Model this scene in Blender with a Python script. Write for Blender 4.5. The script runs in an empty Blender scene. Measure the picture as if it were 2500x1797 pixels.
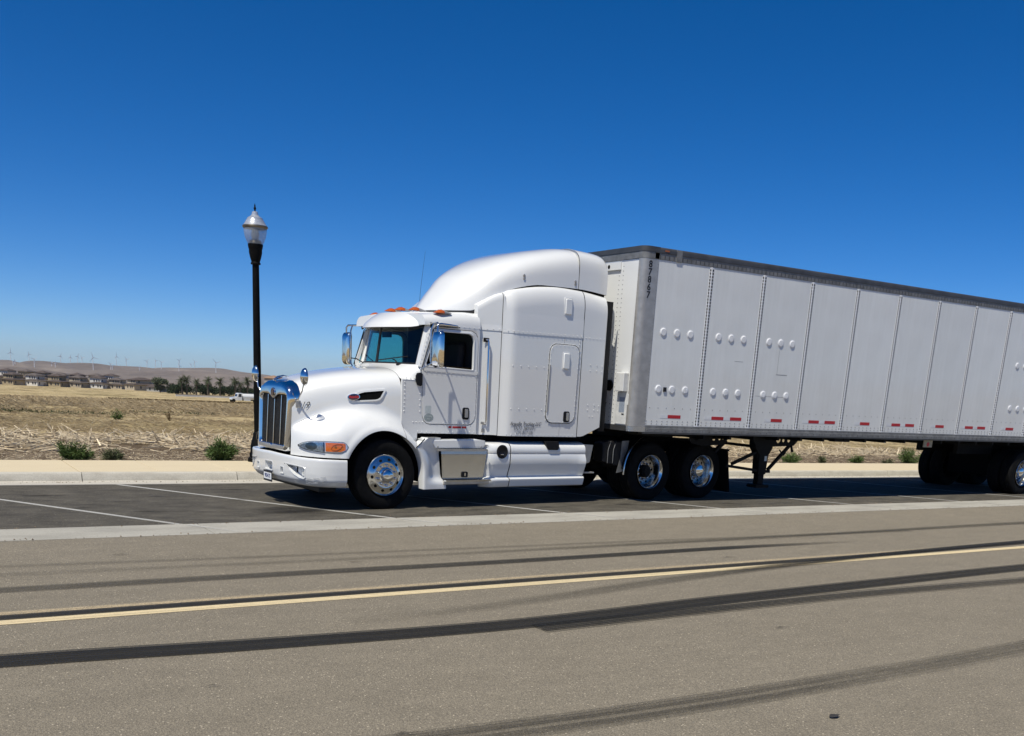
import bpy, math, random
import numpy as np
from mathutils import Vector, Matrix
from mathutils.geometry import tessellate_polygon

random.seed(7)
rng = np.random.default_rng(11)
SC = bpy.context.scene
COL = SC.collection
PI = math.pi

# ------------------------------------------------------------------ camera
cam_d = bpy.data.cameras.new('camera')
cam = bpy.data.objects.new('camera', cam_d)
COL.objects.link(cam)
cam_d.sensor_fit = 'HORIZONTAL'
cam_d.sensor_width = 36.0
cam_d.lens = 33.977
cam_d.shift_x = 0.0
cam_d.shift_y = 0.26614
cam_d.clip_start = 0.1
cam_d.clip_end = 30000.0
_yaw, _pitch, _roll = 0.568864, -0.261181, 0.054758
_f = Vector((math.sin(_yaw) * math.cos(_pitch), math.cos(_yaw) * math.cos(_pitch), math.sin(_pitch)))
_r = _f.cross(Vector((0, 0, 1))).normalized()
_u = _r.cross(_f)
_r2 = _r * math.cos(_roll) + _u * math.sin(_roll)
_u2 = -_r * math.sin(_roll) + _u * math.cos(_roll)
_m = Matrix((_r2, _u2, -_f)).transposed().to_4x4()
_m.translation = Vector((-6.0889, -14.0674, 1.8885))
cam.matrix_world = _m
SC.camera = cam

# ------------------------------------------------------------------ light
TO_SUN = Vector((-0.50, -0.235, 1.0)).normalized()
SUN_EL = math.asin(TO_SUN.z)
SUN_ROT = math.atan2(TO_SUN.x, TO_SUN.y) % (2 * PI)
world = bpy.data.worlds.new('World')
SC.world = world
world.use_nodes = True
wn = world.node_tree.nodes
wl = world.node_tree.links
wn.clear()
w_out = wn.new('ShaderNodeOutputWorld')
w_bg = wn.new('ShaderNodeBackground')
w_sky = wn.new('ShaderNodeTexSky')
w_sky.sky_type = 'NISHITA'
w_sky.sun_disc = False
w_sky.sun_elevation = SUN_EL
w_sky.sun_rotation = SUN_ROT
w_sky.altitude = 0.0
w_sky.air_density = 0.5
w_sky.dust_density = 0.3
w_sky.ozone_density = 6.0
w_hsv = wn.new('ShaderNodeHueSaturation')
w_hsv.inputs['Hue'].default_value = 0.504
w_hsv.inputs['Saturation'].default_value = 1.30
w_bg.inputs['Strength'].default_value = 0.118
wl.new(w_sky.outputs[0], w_hsv.inputs['Color'])
wl.new(w_hsv.outputs[0], w_bg.inputs['Color'])
wl.new(w_bg.outputs[0], w_out.inputs['Surface'])

sun_d = bpy.data.lights.new('sun', 'SUN')
sun_d.energy = 5.0
sun_d.angle = math.radians(0.53)
sun_d.color = (1.0, 0.955, 0.845)
sun = bpy.data.objects.new('sun', sun_d)
COL.objects.link(sun)
sun.rotation_euler = (-TO_SUN).to_track_quat('-Z', 'Y').to_euler()
sun.location = (-20, -20, 40)

SC.view_settings.view_transform = 'Standard'
SC.view_settings.look = 'None'
SC.view_settings.exposure = 0.0
SC.view_settings.gamma = 1.0
SC.view_settings.use_curve_mapping = False
SC.render.engine = 'CYCLES'
SC.cycles.max_bounces = 8
SC.cycles.diffuse_bounces = 3
SC.cycles.glossy_bounces = 4
SC.cycles.transmission_bounces = 6
SC.cycles.transparent_max_bounces = 12

# ------------------------------------------------------------------ mesh helper
class MB:
    def __init__(self):
        self.v = []; self.f = []; self.uv = None
    def add(self, vs, fs):
        o = len(self.v)
        self.v += [tuple(map(float, p)) for p in vs]
        self.f += [tuple(i + o for i in q) for q in fs]
        return self
    def box(self, x0, x1, y0, y1, z0, z1):
        vs = [(x, y, z) for z in (z0, z1) for y in (y0, y1) for x in (x0, x1)]
        return self.add(vs, [(0, 2, 3, 1), (4, 5, 7, 6), (0, 1, 5, 4), (2, 6, 7, 3), (0, 4, 6, 2), (1, 3, 7, 5)])
    def obox(self, c, ax, ay, az):
        c, ax, ay, az = map(Vector, (c, ax, ay, az))
        vs = [c + ax * i + ay * j + az * k for k in (-1, 1) for j in (-1, 1) for i in (-1, 1)]
        return self.add(vs, [(0, 2, 3, 1), (4, 5, 7, 6), (0, 1, 5, 4), (2, 6, 7, 3), (0, 4, 6, 2), (1, 3, 7, 5)])
    def bar(self, a, b, w, d=None, up=(0, 0, 1)):
        a, b = Vector(a), Vector(b); d = d or w
        t = (b - a); L = t.length
        if L < 1e-6: return self
        t /= L
        s = t.cross(Vector(up))
        if s.length < 1e-3: s = t.cross(Vector((0, 1, 0)))
        s.normalize(); n = s.cross(t)
        return self.obox((a + b) / 2, t * L / 2, s * w / 2, n * d / 2)
    def prism(self, poly, axis, a, b, holes=()):
        def P(p, t):
            if axis == 1: return (p[0], t, p[1])
            if axis == 0: return (t, p[0], p[1])
            return (p[0], p[1], t)
        loops = [list(poly)] + [list(h) for h in holes]
        flat = [p for l in loops for p in l]
        tris = tessellate_polygon([[Vector((p[0], p[1], 0)) for p in l] for l in loops])
        n = len(flat); vs = [P(p, a) for p in flat] + [P(p, b) for p in flat]
        fs = [tuple(t) for t in tris] + [tuple(i + n for i in reversed(t)) for t in tris]
        o = 0
        for l in loops:
            m = len(l)
            for i in range(m):
                j = (i + 1) % m
                fs.append((o + i, o + j, o + j + n, o + i + n))
            o += m
        return self.add(vs, fs)
    def tube(self, path, r, n=8, closed=False):
        path = [Vector(p) for p in path]; m = len(path)
        rs = r if isinstance(r, (list, tuple)) else [r] * m
        vs = []; prev = None
        for i, p in enumerate(path):
            if closed: t = path[(i + 1) % m] - path[i - 1]
            else: t = path[min(i + 1, m - 1)] - path[max(i - 1, 0)]
            t.normalize()
            if prev is None:
                s = t.cross(Vector((0, 0, 1)))
                if s.length < 1e-3: s = t.cross(Vector((1, 0, 0)))
            else:
                s = prev - t * prev.dot(t)
            s.normalize(); prev = s; q = t.cross(s)
            for k in range(n):
                a = 2 * PI * k / n
                vs.append(p + (s * math.cos(a) + q * math.sin(a)) * rs[i])
        fs = []
        for i in range(m if closed else m - 1):
            i2 = (i + 1) % m
            for k in range(n):
                k2 = (k + 1) % n
                fs.append((i * n + k, i * n + k2, i2 * n + k2, i2 * n + k))
        if not closed:
            fs.append(tuple(reversed(range(n)))); fs.append(tuple(range((m - 1) * n, m * n)))
        return self.add(vs, fs)
    def lathe(self, prof, c, axis='z', n=32, cap=True):
        """prof: list of (radius, height along axis)"""
        vs = []; c = Vector(c)
        for r, h in prof:
            for k in range(n):
                a = 2 * PI * k / n; x, y = r * math.cos(a), r * math.sin(a)
                if axis == 'z': vs.append(c + Vector((x, y, h)))
                elif axis == 'y': vs.append(c + Vector((x, h, y)))
                else: vs.append(c + Vector((h, x, y)))
        m = len(prof); fs = []
        for i in range(m - 1):
            for k in range(n):
                k2 = (k + 1) % n
                fs.append((i * n + k, i * n + k2, (i + 1) * n + k2, (i + 1) * n + k))
        if cap:
            fs.append(tuple(reversed(range(n)))); fs.append(tuple(range((m - 1) * n, m * n)))
        return self.add(vs, fs)
    def grid(self, G, cu=False, cv=False):
        G = np.asarray(G, float); a, b = G.shape[:2]
        fs = []
        for i in range(a if cu else a - 1):
            for j in range(b if cv else b - 1):
                i2, j2 = (i + 1) % a, (j + 1) % b
                fs.append((i * b + j, i * b + j2, i2 * b + j2, i2 * b + j))
        return self.add(G.reshape(-1, 3), fs)
    def ball(self, c, r, nu=16, nv=10):
        c = Vector(c); r = r if isinstance(r, (tuple, list)) else (r, r, r)
        G = [[(c.x + r[0] * math.sin(PI * i / nv) * math.cos(2 * PI * j / nu), c.y + r[1] * math.sin(PI * i / nv) * math.sin(2 * PI * j / nu), c.z + r[2] * math.cos(PI * i / nv)) for j in range(nu)] for i in range(nv + 1)]
        return self.grid(G, cv=True)
    def rivet(self, p, n, r=0.008, h=0.005):
        r *= 1.15; h *= 1.1
        p, n = Vector(p), Vector(n).normalized()
        s = n.orthogonal().normalized(); t = n.cross(s)
        vs = [p + (s * math.cos(a) + t * math.sin(a)) * r for a in [k * PI / 3 for k in range(6)]]
        vs += [p + (s * math.cos(a) + t * math.sin(a)) * r * .6 + n * h for a in [k * PI / 3 for k in range(6)]]
        fs = [(k, (k + 1) % 6, 6 + (k + 1) % 6, 6 + k) for k in range(6)] + [(6, 7, 8, 9, 10, 11)]
        return self.add(vs, fs)
    def mesh(self, name, mat, smooth=None):
        me = bpy.data.meshes.new(name)
        me.from_pydata(self.v, [], self.f)
        if mat is not None: me.materials.append(mat)
        if smooth is not None:
            me.polygons.foreach_set('use_smooth', [True] * len(me.polygons))
            if smooth < 179:
                me.set_sharp_from_angle(angle=math.radians(smooth))
        me.update()
        return me
    def build(self, name, mat, parent=None, smooth=None, bevel=0, seg=2, kind=None, label=None, fixn=True):
        me = self.mesh(name, mat, smooth)
        if fixn:
            import bmesh
            bm = bmesh.new(); bm.from_mesh(me)
            bmesh.ops.recalc_face_normals(bm, faces=bm.faces)
            bm.to_mesh(me); bm.free()
        o = bpy.data.objects.new(name, me)
        COL.objects.link(o)
        if parent is not None: o.parent = parent
        if bevel:
            md = o.modifiers.new('bevel', 'BEVEL'); md.width = bevel; md.segments = seg
            md.limit_method = 'ANGLE'; md.angle_limit = math.radians(32)
            md.harden_normals = False
            me.polygons.foreach_set('use_smooth', [True] * len(me.polygons))
            me.set_sharp_from_angle(angle=math.radians(179))
            wn_ = o.modifiers.new('normals', 'WEIGHTED_NORMAL'); wn_.keep_sharp = True; wn_.weight = 80
        if kind: o['kind'] = kind
        if label: o['label'] = label
        return o

def empty(name, loc=(0, 0, 0), rz=0.0, parent=None):
    o = bpy.data.objects.new(name, None); COL.objects.link(o)
    o.location = loc; o.rotation_euler = (0, 0, rz); o.empty_display_size = .2
    if parent is not None: o.parent = parent
    return o
def tag(o, label=None, cat=None, group=None, kind=None):
    if label: o['label'] = label
    if cat: o['category'] = cat
    if group: o['group'] = group
    if kind: o['kind'] = kind
    return o
def copy_tree(o, parent=None):
    c = o.copy(); COL.objects.link(c); c.parent = parent
    for ch in list(o.children): copy_tree(ch, c)
    return c
def dup(o, parent, loc):
    c = o.copy(); COL.objects.link(c); c.parent = parent; c.location = loc
    return c
def rrect(x0, x1, z0, z1, r, n=6):
    r = r if isinstance(r, (list, tuple)) else (r,) * 4   # bl, br, tr, tl
    out = []
    for (cx, cz, a0), q in zip(((x0, z0, PI), (x1, z0, 1.5 * PI), (x1, z1, 0), (x0, z1, .5 * PI)), r):
        sx = 1 if cx == x0 else -1; sz = 1 if cz == z0 else -1
        for k in range(n + 1):
            a = a0 + .5 * PI * k / n
            out.append((cx + sx * q + q * math.cos(a), cz + sz * q + q * math.sin(a)))
    return out
def smooth_interp(pts):
    xs = np.array([p[0] for p in pts], float); ys = np.array([p[1] for p in pts], float)
    d = np.diff(ys) / np.diff(xs); m = np.empty_like(ys); m[0] = d[0]; m[-1] = d[-1]
    for i in range(1, len(xs) - 1):
        m[i] = 0 if d[i - 1] * d[i] <= 0 else 2 * d[i - 1] * d[i] / (d[i - 1] + d[i])
    def f(x):
        x = np.clip(np.asarray(x, float), xs[0], xs[-1])
        i = np.clip(np.searchsorted(xs, x) - 1, 0, len(xs) - 2)
        h = xs[i + 1] - xs[i]; t = (x - xs[i]) / h
        return (1 + 2 * t) * (1 - t) ** 2 * ys[i] + t * (1 - t) ** 2 * h * m[i] + t * t * (3 - 2 * t) * ys[i + 1] + t * t * (t - 1) * h * m[i + 1]
    return f
def text_mesh(s, size, mat, name, loc, rot, parent=None, shear=0.0, extr=0.001, align='CENTER', space=1.0, sx=1.0, bold=0.0):
    cu = bpy.data.curves.new(name, 'FONT'); cu.body = s; cu.size = size; cu.shear = shear
    cu.align_x = align; cu.align_y = 'CENTER'; cu.extrude = extr; cu.space_character = space; cu.offset = bold
    cu.resolution_u = 3
    tmp = bpy.data.objects.new(name, cu); COL.objects.link(tmp)
    dg = bpy.context.evaluated_depsgraph_get()
    me = bpy.data.meshes.new_from_object(tmp.evaluated_get(dg))
    bpy.data.objects.remove(tmp); bpy.data.curves.remove(cu)
    me.materials.clear(); me.materials.append(mat); me.name = name
    o = bpy.data.objects.new(name, me); COL.objects.link(o)
    o.location = loc; o.rotation_euler = rot; o.scale = (sx, 1, 1)
    if parent is not None: o.parent = parent
    return o

# ------------------------------------------------------------------ materials
def new_mat(name):
    m = bpy.data.materials.new(name); m.use_nodes = True
    return m, m.node_tree.nodes, m.node_tree.links, m.node_tree.nodes['Principled BSDF']
def plain(name, col, rough=.5, metal=0.0, coat=0.0, spec=.5, var=0.0, vscale=6.0, bump=0.0, bscale=80.0):
    m, n, l, p = new_mat(name)
    p.inputs['Base Color'].default_value = (*col, 1); p.inputs['Roughness'].default_value = rough
    p.inputs['Metallic'].default_value = metal; p.inputs['Coat Weight'].default_value = coat
    p.inputs['Coat Roughness'].default_value = .06; p.inputs['Specular IOR Level'].default_value = spec
    tc = n.new('ShaderNodeTexCoord')
    nz = n.new('ShaderNodeTexNoise'); nz.inputs['Scale'].default_value = vscale; nz.inputs['Detail'].default_value = 6
    l.new(tc.outputs['Object'], nz.inputs['Vector'])
    mr = n.new('ShaderNodeMapRange'); mr.inputs[1].default_value = .3; mr.inputs[2].default_value = .7
    mr.inputs[3].default_value = 1 - var; mr.inputs[4].default_value = 1 + var
    l.new(nz.outputs['Fac'], mr.inputs[0])
    mx = n.new('ShaderNodeMix'); mx.data_type = 'RGBA'; mx.blend_type = 'MULTIPLY'; mx.inputs[0].default_value = 1
    mx.inputs[6].default_value = (*col, 1); l.new(mr.outputs[0], mx.inputs[7])
    l.new(mx.outputs[2], p.inputs['Base Color'])
    if bump:
        nb = n.new('ShaderNodeTexNoise'); nb.inputs['Scale'].default_value = bscale; nb.inputs['Detail'].default_value = 4
        l.new(tc.outputs['Object'], nb.inputs['Vector'])
        b = n.new('ShaderNodeBump'); b.inputs['Strength'].default_value = bump; b.inputs['Distance'].default_value = .02
        l.new(nb.outputs['Fac'], b.inputs['Height']); l.new(b.outputs[0], p.inputs['Normal'])
    return m
def ramp(n, stops):
    r = n.new('ShaderNodeValToRGB'); e = r.color_ramp.elements
    while len(e) < len(stops): e.new(.5)
    for q, (pos, c) in zip(e, stops):
        q.position = pos; q.color = (*c, 1) if len(c) == 3 else c
    return r
def tex(n, l, kind, vec, scale, detail=4, rough=.55, sxyz=None):
    if sxyz:
        mp = n.new('ShaderNodeMapping'); mp.inputs['Scale'].default_value = sxyz; l.new(vec, mp.inputs['Vector']); vec = mp.outputs[0]
    t = n.new('ShaderNodeTex' + kind); t.inputs['Scale'].default_value = scale
    if kind == 'Noise':
        t.inputs['Detail'].default_value = detail; t.inputs['Roughness'].default_value = rough
    l.new(vec, t.inputs['Vector'])
    return t
def mixc(n, l, fac, a, b, mode='MIX'):
    mx = n.new('ShaderNodeMix'); mx.data_type = 'RGBA'; mx.blend_type = mode
    for s, v in ((0, fac), (6, a), (7, b)):
        if hasattr(v, 'is_linked') or hasattr(v, 'links'): l.new(v, mx.inputs[s])
        elif s == 0: mx.inputs[0].default_value = v
        else: mx.inputs[s].default_value = (*v, 1)
    return mx.outputs[2]

def white_paint(name, col, rough, coat, dirt=.12, low=1.2, sheet=False):
    """vehicle enamel: faint mottling, road film that thickens towards the sills"""
    m, n, l, p = new_mat(name)
    tc = n.new('ShaderNodeTexCoord')
    nz = tex(n, l, 'Noise', tc.outputs['Object'], 2.2, 7, .6)
    nz2 = tex(n, l, 'Noise', tc.outputs['Object'], 9, 5, .6, (3, 3, .6))
    sp = n.new('ShaderNodeSeparateXYZ'); l.new(tc.outputs['Object'], sp.inputs[0])
    mr = n.new('ShaderNodeMapRange'); mr.inputs[1].default_value = low; mr.inputs[2].default_value = .2
    mr.inputs[3].default_value = 0; mr.inputs[4].default_value = 1; l.new(sp.outputs['Z'], mr.inputs[0])
    m1 = n.new('ShaderNodeMath'); m1.operation = 'MULTIPLY'; l.new(nz2.outputs['Fac'], m1.inputs[0]); l.new(mr.outputs[0], m1.inputs[1])
    m2 = n.new('ShaderNodeMath'); m2.operation = 'MULTIPLY'; l.new(m1.outputs[0], m2.inputs[0]); m2.inputs[1].default_value = dirt * 3
    c1 = mixc(n, l, m2.outputs[0], col, (.42, .39, .34))
    m3 = n.new('ShaderNodeMapRange'); m3.inputs[1].default_value = .45; m3.inputs[2].default_value = .8; m3.inputs[4].default_value = dirt
    l.new(nz.outputs['Fac'], m3.inputs[0])
    c2 = mixc(n, l, m3.outputs[0], c1, (.5, .48, .45))
    if sheet:      # separate plates: a slightly different tone each, faint vertical run marks
        oi = n.new('ShaderNodeObjectInfo'); tr_ = n.new('ShaderNodeMapRange'); tr_.inputs[3].default_value = .955; tr_.inputs[4].default_value = 1.03
        l.new(oi.outputs['Random'], tr_.inputs[0]); c2 = mixc(n, l, 1.0, c2, tr_.outputs[0], 'MULTIPLY')
        rn = tex(n, l, 'Noise', tc.outputs['Object'], 1.0, 8, .7, (7, 7, .35)); rr = ramp(n, [(.36, (.945, .945, .94)), (.60, (1, 1, 1))]); l.new(rn.outputs['Fac'], rr.inputs[0])
        c2 = mixc(n, l, 1.0, c2, rr.outputs[0], 'MULTIPLY')
    l.new(c2, p.inputs['Base Color'])
    p.inputs['Roughness'].default_value = rough
    p.inputs['Coat Weight'].default_value = coat; p.inputs['Coat Roughness'].default_value = .05
    nb = tex(n, l, 'Noise', tc.outputs['Object'], 1.1, 2)
    b = n.new('ShaderNodeBump'); b.inputs['Strength'].default_value = .35 if sheet else .10; b.inputs['Distance'].default_value = .03
    l.new(nb.outputs['Fac'], b.inputs['Height']); l.new(b.outputs[0], p.inputs['Normal'])
    return m

M = {}
M['paint'] = white_paint('white_enamel', (.74, .745, .73), .32, 1.0, .06, .9)
M['trailer'] = white_paint('trailer_white', (.72, .735, .725), .38, .3, .16, 2.6, True)
M['seamwhite'] = plain('seam_white', (.72, .73, .74), .4, var=.1, vscale=20)
M['chrome'] = plain('chrome', (.72, .72, .72), .05, 1.0)
M['polished'] = plain('polished_aluminium', (.66, .66, .64), .17, 1.0, var=.08, vscale=30)
M['alu'] = plain('brushed_aluminium', (.58, .58, .56), .27, 1.0, var=.05, vscale=8)
M['mesh_dark'] = plain('dark_mesh_metal', (.10, .10, .10), .4, .8, var=.15, vscale=20)
M['disc'] = plain('wheel_disc_darkened', (.20, .20, .20), .22, 1.0, var=.3, vscale=18)  # darker than the rim metal: the dish's dark reflection put into the colour
M['galv'] = plain('weathered_metal', (.50, .475, .43), .42, .75, var=.12, vscale=9, bump=.06, bscale=30)
M['rail_dark'] = plain('rail_metal_darkened', (.085, .085, .085), .45, .5, var=.2, vscale=5)  # aluminium roof rails coloured dark to stand in for the ground they reflect
M['rail_grey'] = plain('rail_metal_greyed', (.20, .20, .195), .5, .4, var=.25, vscale=9)  # side rails greyed the same way, ground reflection painted into the metal
M['black'] = plain('black_plastic', (.008, .008, .009), .5, spec=.25, var=.2)
M['blackmetal'] = plain('black_frame_paint', (.006, .006, .006), .6, spec=.15, var=.3, vscale=12)
M['deep'] = plain('dark_recess', (.004, .004, .004), .9, spec=.1)
M['rubber'] = plain('tyre_rubber', (.007, .007, .007), .8, spec=.12, var=.25, vscale=15, bump=.25, bscale=60)
M['seal'] = plain('seam_black', (.01, .01, .011), .6)
M['amber'] = plain('amber_lens', (.46, .095, .010), .12, coat=1, var=.25, vscale=40)
M['orange'] = plain('orange_lens', (.60, .13, .015), .15, coat=1, var=.2, vscale=60)
M['red'] = plain('red_tape', (.42, .015, .02), .4, var=.15, vscale=30)
M['silver_tape'] = plain('silver_tape', (.66, .67, .68), .35, var=.1)
M['ink'] = plain('black_lettering', (.01, .01, .012), .5)
M['badge_red'] = plain('badge_red', (.030, .006, .008), .25, coat=1)
M['badge_red2'] = plain('badge_bright_red', (.55, .03, .03), .3)
M['sticker'] = plain('grey_sticker', (.52, .56, .54), .5, var=.08, vscale=60)
M['sticker2'] = plain('slate_sticker', (.30, .34, .33), .5, var=.2, vscale=70)
M['plate'] = plain('number_plate', (.75, .76, .76), .4, var=.05)
M['plate_ink'] = plain('plate_blue', (.03, .05, .18), .5)
M['interior'] = plain('cab_interior', (.022, .022, .024), .8, var=.2)
M['postpaint'] = plain('lamp_black_paint', (.004, .004, .004), .6, spec=.10, var=.3, vscale=15)
M['whitebox'] = plain('white_box_paint', (.62, .62, .60), .45, var=.1, vscale=9)
M['lamp_cap'] = plain('lamp_cap_alu', (.66, .68, .69), .22, .6, var=.1, vscale=20)

def glass_mat(name, tint, refl=1.0, rough=.0, clear=.85):
    m, n, l, p = new_mat(name)
    n.remove(p)
    out = [q for q in n if q.type == 'OUTPUT_MATERIAL'][0]
    tr = n.new('ShaderNodeBsdfTransparent'); tr.inputs[0].default_value = (*tint, 1)
    gl = n.new('ShaderNodeBsdfGlossy'); gl.inputs['Roughness'].default_value = rough; gl.inputs['Color'].default_value = (refl, refl, refl, 1)
    fr = n.new('ShaderNodeFresnel'); fr.inputs['IOR'].default_value = 1.45
    mx = n.new('ShaderNodeMixShader')
    l.new(fr.outputs[0], mx.inputs[0]); l.new(tr.outputs[0], mx.inputs[1]); l.new(gl.outputs[0], mx.inputs[2])
    l.new(mx.outputs[0], out.inputs['Surface'])
    return m
M['glass'] = glass_mat('windscreen_glass', (.36, .58, .57), .9)
M['glass2'] = glass_mat('door_glass', (.55, .85, .85), .9)
M['dark_glass'] = glass_mat('dark_window', (.05, .06, .06), .6)

def frosted(name):
    m, n, l, p = new_mat(name)
    out = [q for q in n if q.type == 'OUTPUT_MATERIAL'][0]
    tr = n.new('ShaderNodeBsdfTransparent'); tr.inputs[0].default_value = (.80, .86, .9, 1)
    p.inputs['Base Color'].default_value = (.62, .68, .75, 1); p.inputs['Roughness'].default_value = .10
    tc = n.new('ShaderNodeTexCoord')
    wv = n.new('ShaderNodeTexWave'); wv.wave_type = 'RINGS'; wv.rings_direction = 'Z'; wv.inputs['Scale'].default_value = 1
    mp = n.new('ShaderNodeTexGradient'); mp.gradient_type = 'RADIAL'
    l.new(tc.outputs['Object'], mp.inputs['Vector'])
    ml = n.new('ShaderNodeMath'); ml.operation = 'MULTIPLY'; ml.inputs[1].default_value = 226; l.new(mp.outputs['Fac'], ml.inputs[0])
    sn = n.new('ShaderNodeMath'); sn.operation = 'SINE'; l.new(ml.outputs[0], sn.inputs[0])
    b = n.new('ShaderNodeBump'); b.inputs['Strength'].default_value = .5; b.inputs['Distance'].default_value = .01
    l.new(sn.outputs[0], b.inputs['Height']); l.new(b.outputs[0], p.inputs['Normal'])
    mx = n.new('ShaderNodeMixShader'); mx.inputs[0].default_value = .36
    l.new(tr.outputs[0], mx.inputs[1]); l.new(p.outputs[0], mx.inputs[2]); l.new(mx.outputs[0], out.inputs['Surface'])
    return m
M['globe'] = frosted('prismatic_globe')
def lens_clear(name):
    m, n, l, p = new_mat(name)
    out = [q for q in n if q.type == 'OUTPUT_MATERIAL'][0]
    tr = n.new('ShaderNodeBsdfTransparent'); tr.inputs[0].default_value = (.92, .95, .95, 1)
    gl = n.new('ShaderNodeBsdfGlossy'); gl.inputs['Roughness'].default_value = .03
    fr = n.new('ShaderNodeFresnel'); fr.inputs['IOR'].default_value = 1.5
    mx = n.new('ShaderNodeMixShader'); l.new(fr.outputs[0], mx.inputs[0]); l.new(tr.outputs[0], mx.inputs[1]); l.new(gl.outputs[0], mx.inputs[2])
    l.new(mx.outputs[0], out.inputs['Surface']); n.remove(p)
    return m
M['lens'] = lens_clear('clear_lens')

def asphalt(name, dark, light, patch):
    m, n, l, p = new_mat(name)
    tc = n.new('ShaderNodeTexCoord'); V = tc.outputs['Object']
    big = tex(n, l, 'Noise', V, .35, 5, .6, (.35, 1, 1))
    mid = tex(n, l, 'Noise', V, 4, 6, .65, (.5, 1, 1))
    fine = tex(n, l, 'Noise', V, 85, 3, .7)
    vor = tex(n, l, 'Voronoi', V, 55)
    vor2 = tex(n, l, 'Voronoi', V, 130)
    c = mixc(n, l, big.outputs['Fac'], dark, light)
    r1 = ramp(n, [(.35, (patch, patch, patch)), (.65, (1.08, 1.08, 1.08))]); l.new(mid.outputs['Fac'], r1.inputs[0])
    c = mixc(n, l, 1.0, c, r1.outputs[0], 'MULTIPLY')
    r2 = ramp(n, [(.3, (.72, .72, .72)), (.5, (1, 1, 1)), (.72, (1.30, 1.29, 1.26))]); l.new(fine.outputs['Fac'], r2.inputs[0])
    c = mixc(n, l, .9, c, r2.outputs[0], 'MULTIPLY')
    # individual pale chips: only some cells
    bw = n.new('ShaderNodeSeparateColor'); l.new(vor.outputs['Color'], bw.inputs[0])
    r3 = ramp(n, [(.86, (0, 0, 0)), (.93, (1, 1, 1))]); l.new(bw.outputs[0], r3.inputs[0])
    r4 = ramp(n, [(.22, (1, 1, 1)), (.36, (0, 0, 0))]); l.new(vor.outputs['Distance'], r4.inputs[0])
    k = mixc(n, l, 1.0, r3.outputs[0], r4.outputs[0], 'MULTIPLY')
    c = mixc(n, l, k, c, tuple(min(1, q * 2.1) for q in light))
    bw2 = n.new('ShaderNodeSeparateColor'); l.new(vor2.outputs['Color'], bw2.inputs[0])
    r5 = ramp(n, [(.0, (.72, .72, .72)), (1, (1.25, 1.24, 1.2))]); l.new(bw2.outputs[1], r5.inputs[0])
    c = mixc(n, l, 1.0, c, r5.outputs[0], 'MULTIPLY')
    l.new(c, p.inputs['Base Color']); p.inputs['Roughness'].default_value = .88; p.inputs['Specular IOR Level'].default_value = .25
    b = n.new('ShaderNodeBump'); b.inputs['Strength'].default_value = .55; b.inputs['Distance'].default_value = .008
    l.new(vor2.outputs['Distance'], b.inputs['Height']); l.new(b.outputs[0], p.inputs['Normal'])
    return m
M['road'] = asphalt('road_asphalt', (.182, .158, .120), (.220, .192, .148), .95)
M['bay'] = asphalt('bay_asphalt', (.058, .052, .042), (.130, .117, .094), .58)

def concrete(name, base, stain, amt=.5, scale=1.0):
    m, n, l, p = new_mat(name)
    tc = n.new('ShaderNodeTexCoord'); V = tc.outputs['Object']
    a = tex(n, l, 'Noise', V, 1.6 * scale, 7, .65, (.5, 1.4, 1))
    b_ = tex(n, l, 'Noise', V, 60, 3)
    r = ramp(n, [(.42, (0, 0, 0)), (.75, (1, 1, 1))]); l.new(a.outputs['Fac'], r.inputs[0])
    f = n.new('ShaderNodeMath'); f.operation = 'MULTIPLY'; f.inputs[1].default_value = amt; l.new(r.outputs[0], f.inputs[0])
    c = mixc(n, l, f.outputs[0], base, stain)
    r2 = ramp(n, [(.3, (.86, .86, .86)), (.7, (1.1, 1.1, 1.1))]); l.new(b_.outputs['Fac'], r2.inputs[0])
    c = mixc(n, l, 1.0, c, r2.outputs[0], 'MULTIPLY')
    l.new(c, p.inputs['Base Color']); p.inputs['Roughness'].default_value = .85; p.inputs['Specular IOR Level'].default_value = .25
    b = n.new('ShaderNodeBump'); b.inputs['Strength'].default_value = .25; b.inputs['Distance'].default_value = .01
    l.new(b_.outputs['Fac'], b.inputs['Height']); l.new(b.outputs[0], p.inputs['Normal'])
    return m
M['walk'] = concrete('sidewalk_concrete', (.60, .505, .34), (.52, .43, .29), .4)
M['kerb'] = concrete('kerb_concrete', (.50, .47, .40), (.30, .27, .22), .7, 2)
M['pan'] = concrete('gutter_concrete', (.46, .43, .37), (.36, .33, .28), .5)
M['valley'] = concrete('valley_gutter_concrete', (.37, .35, .30), (.20, .19, .165), .75)

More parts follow.
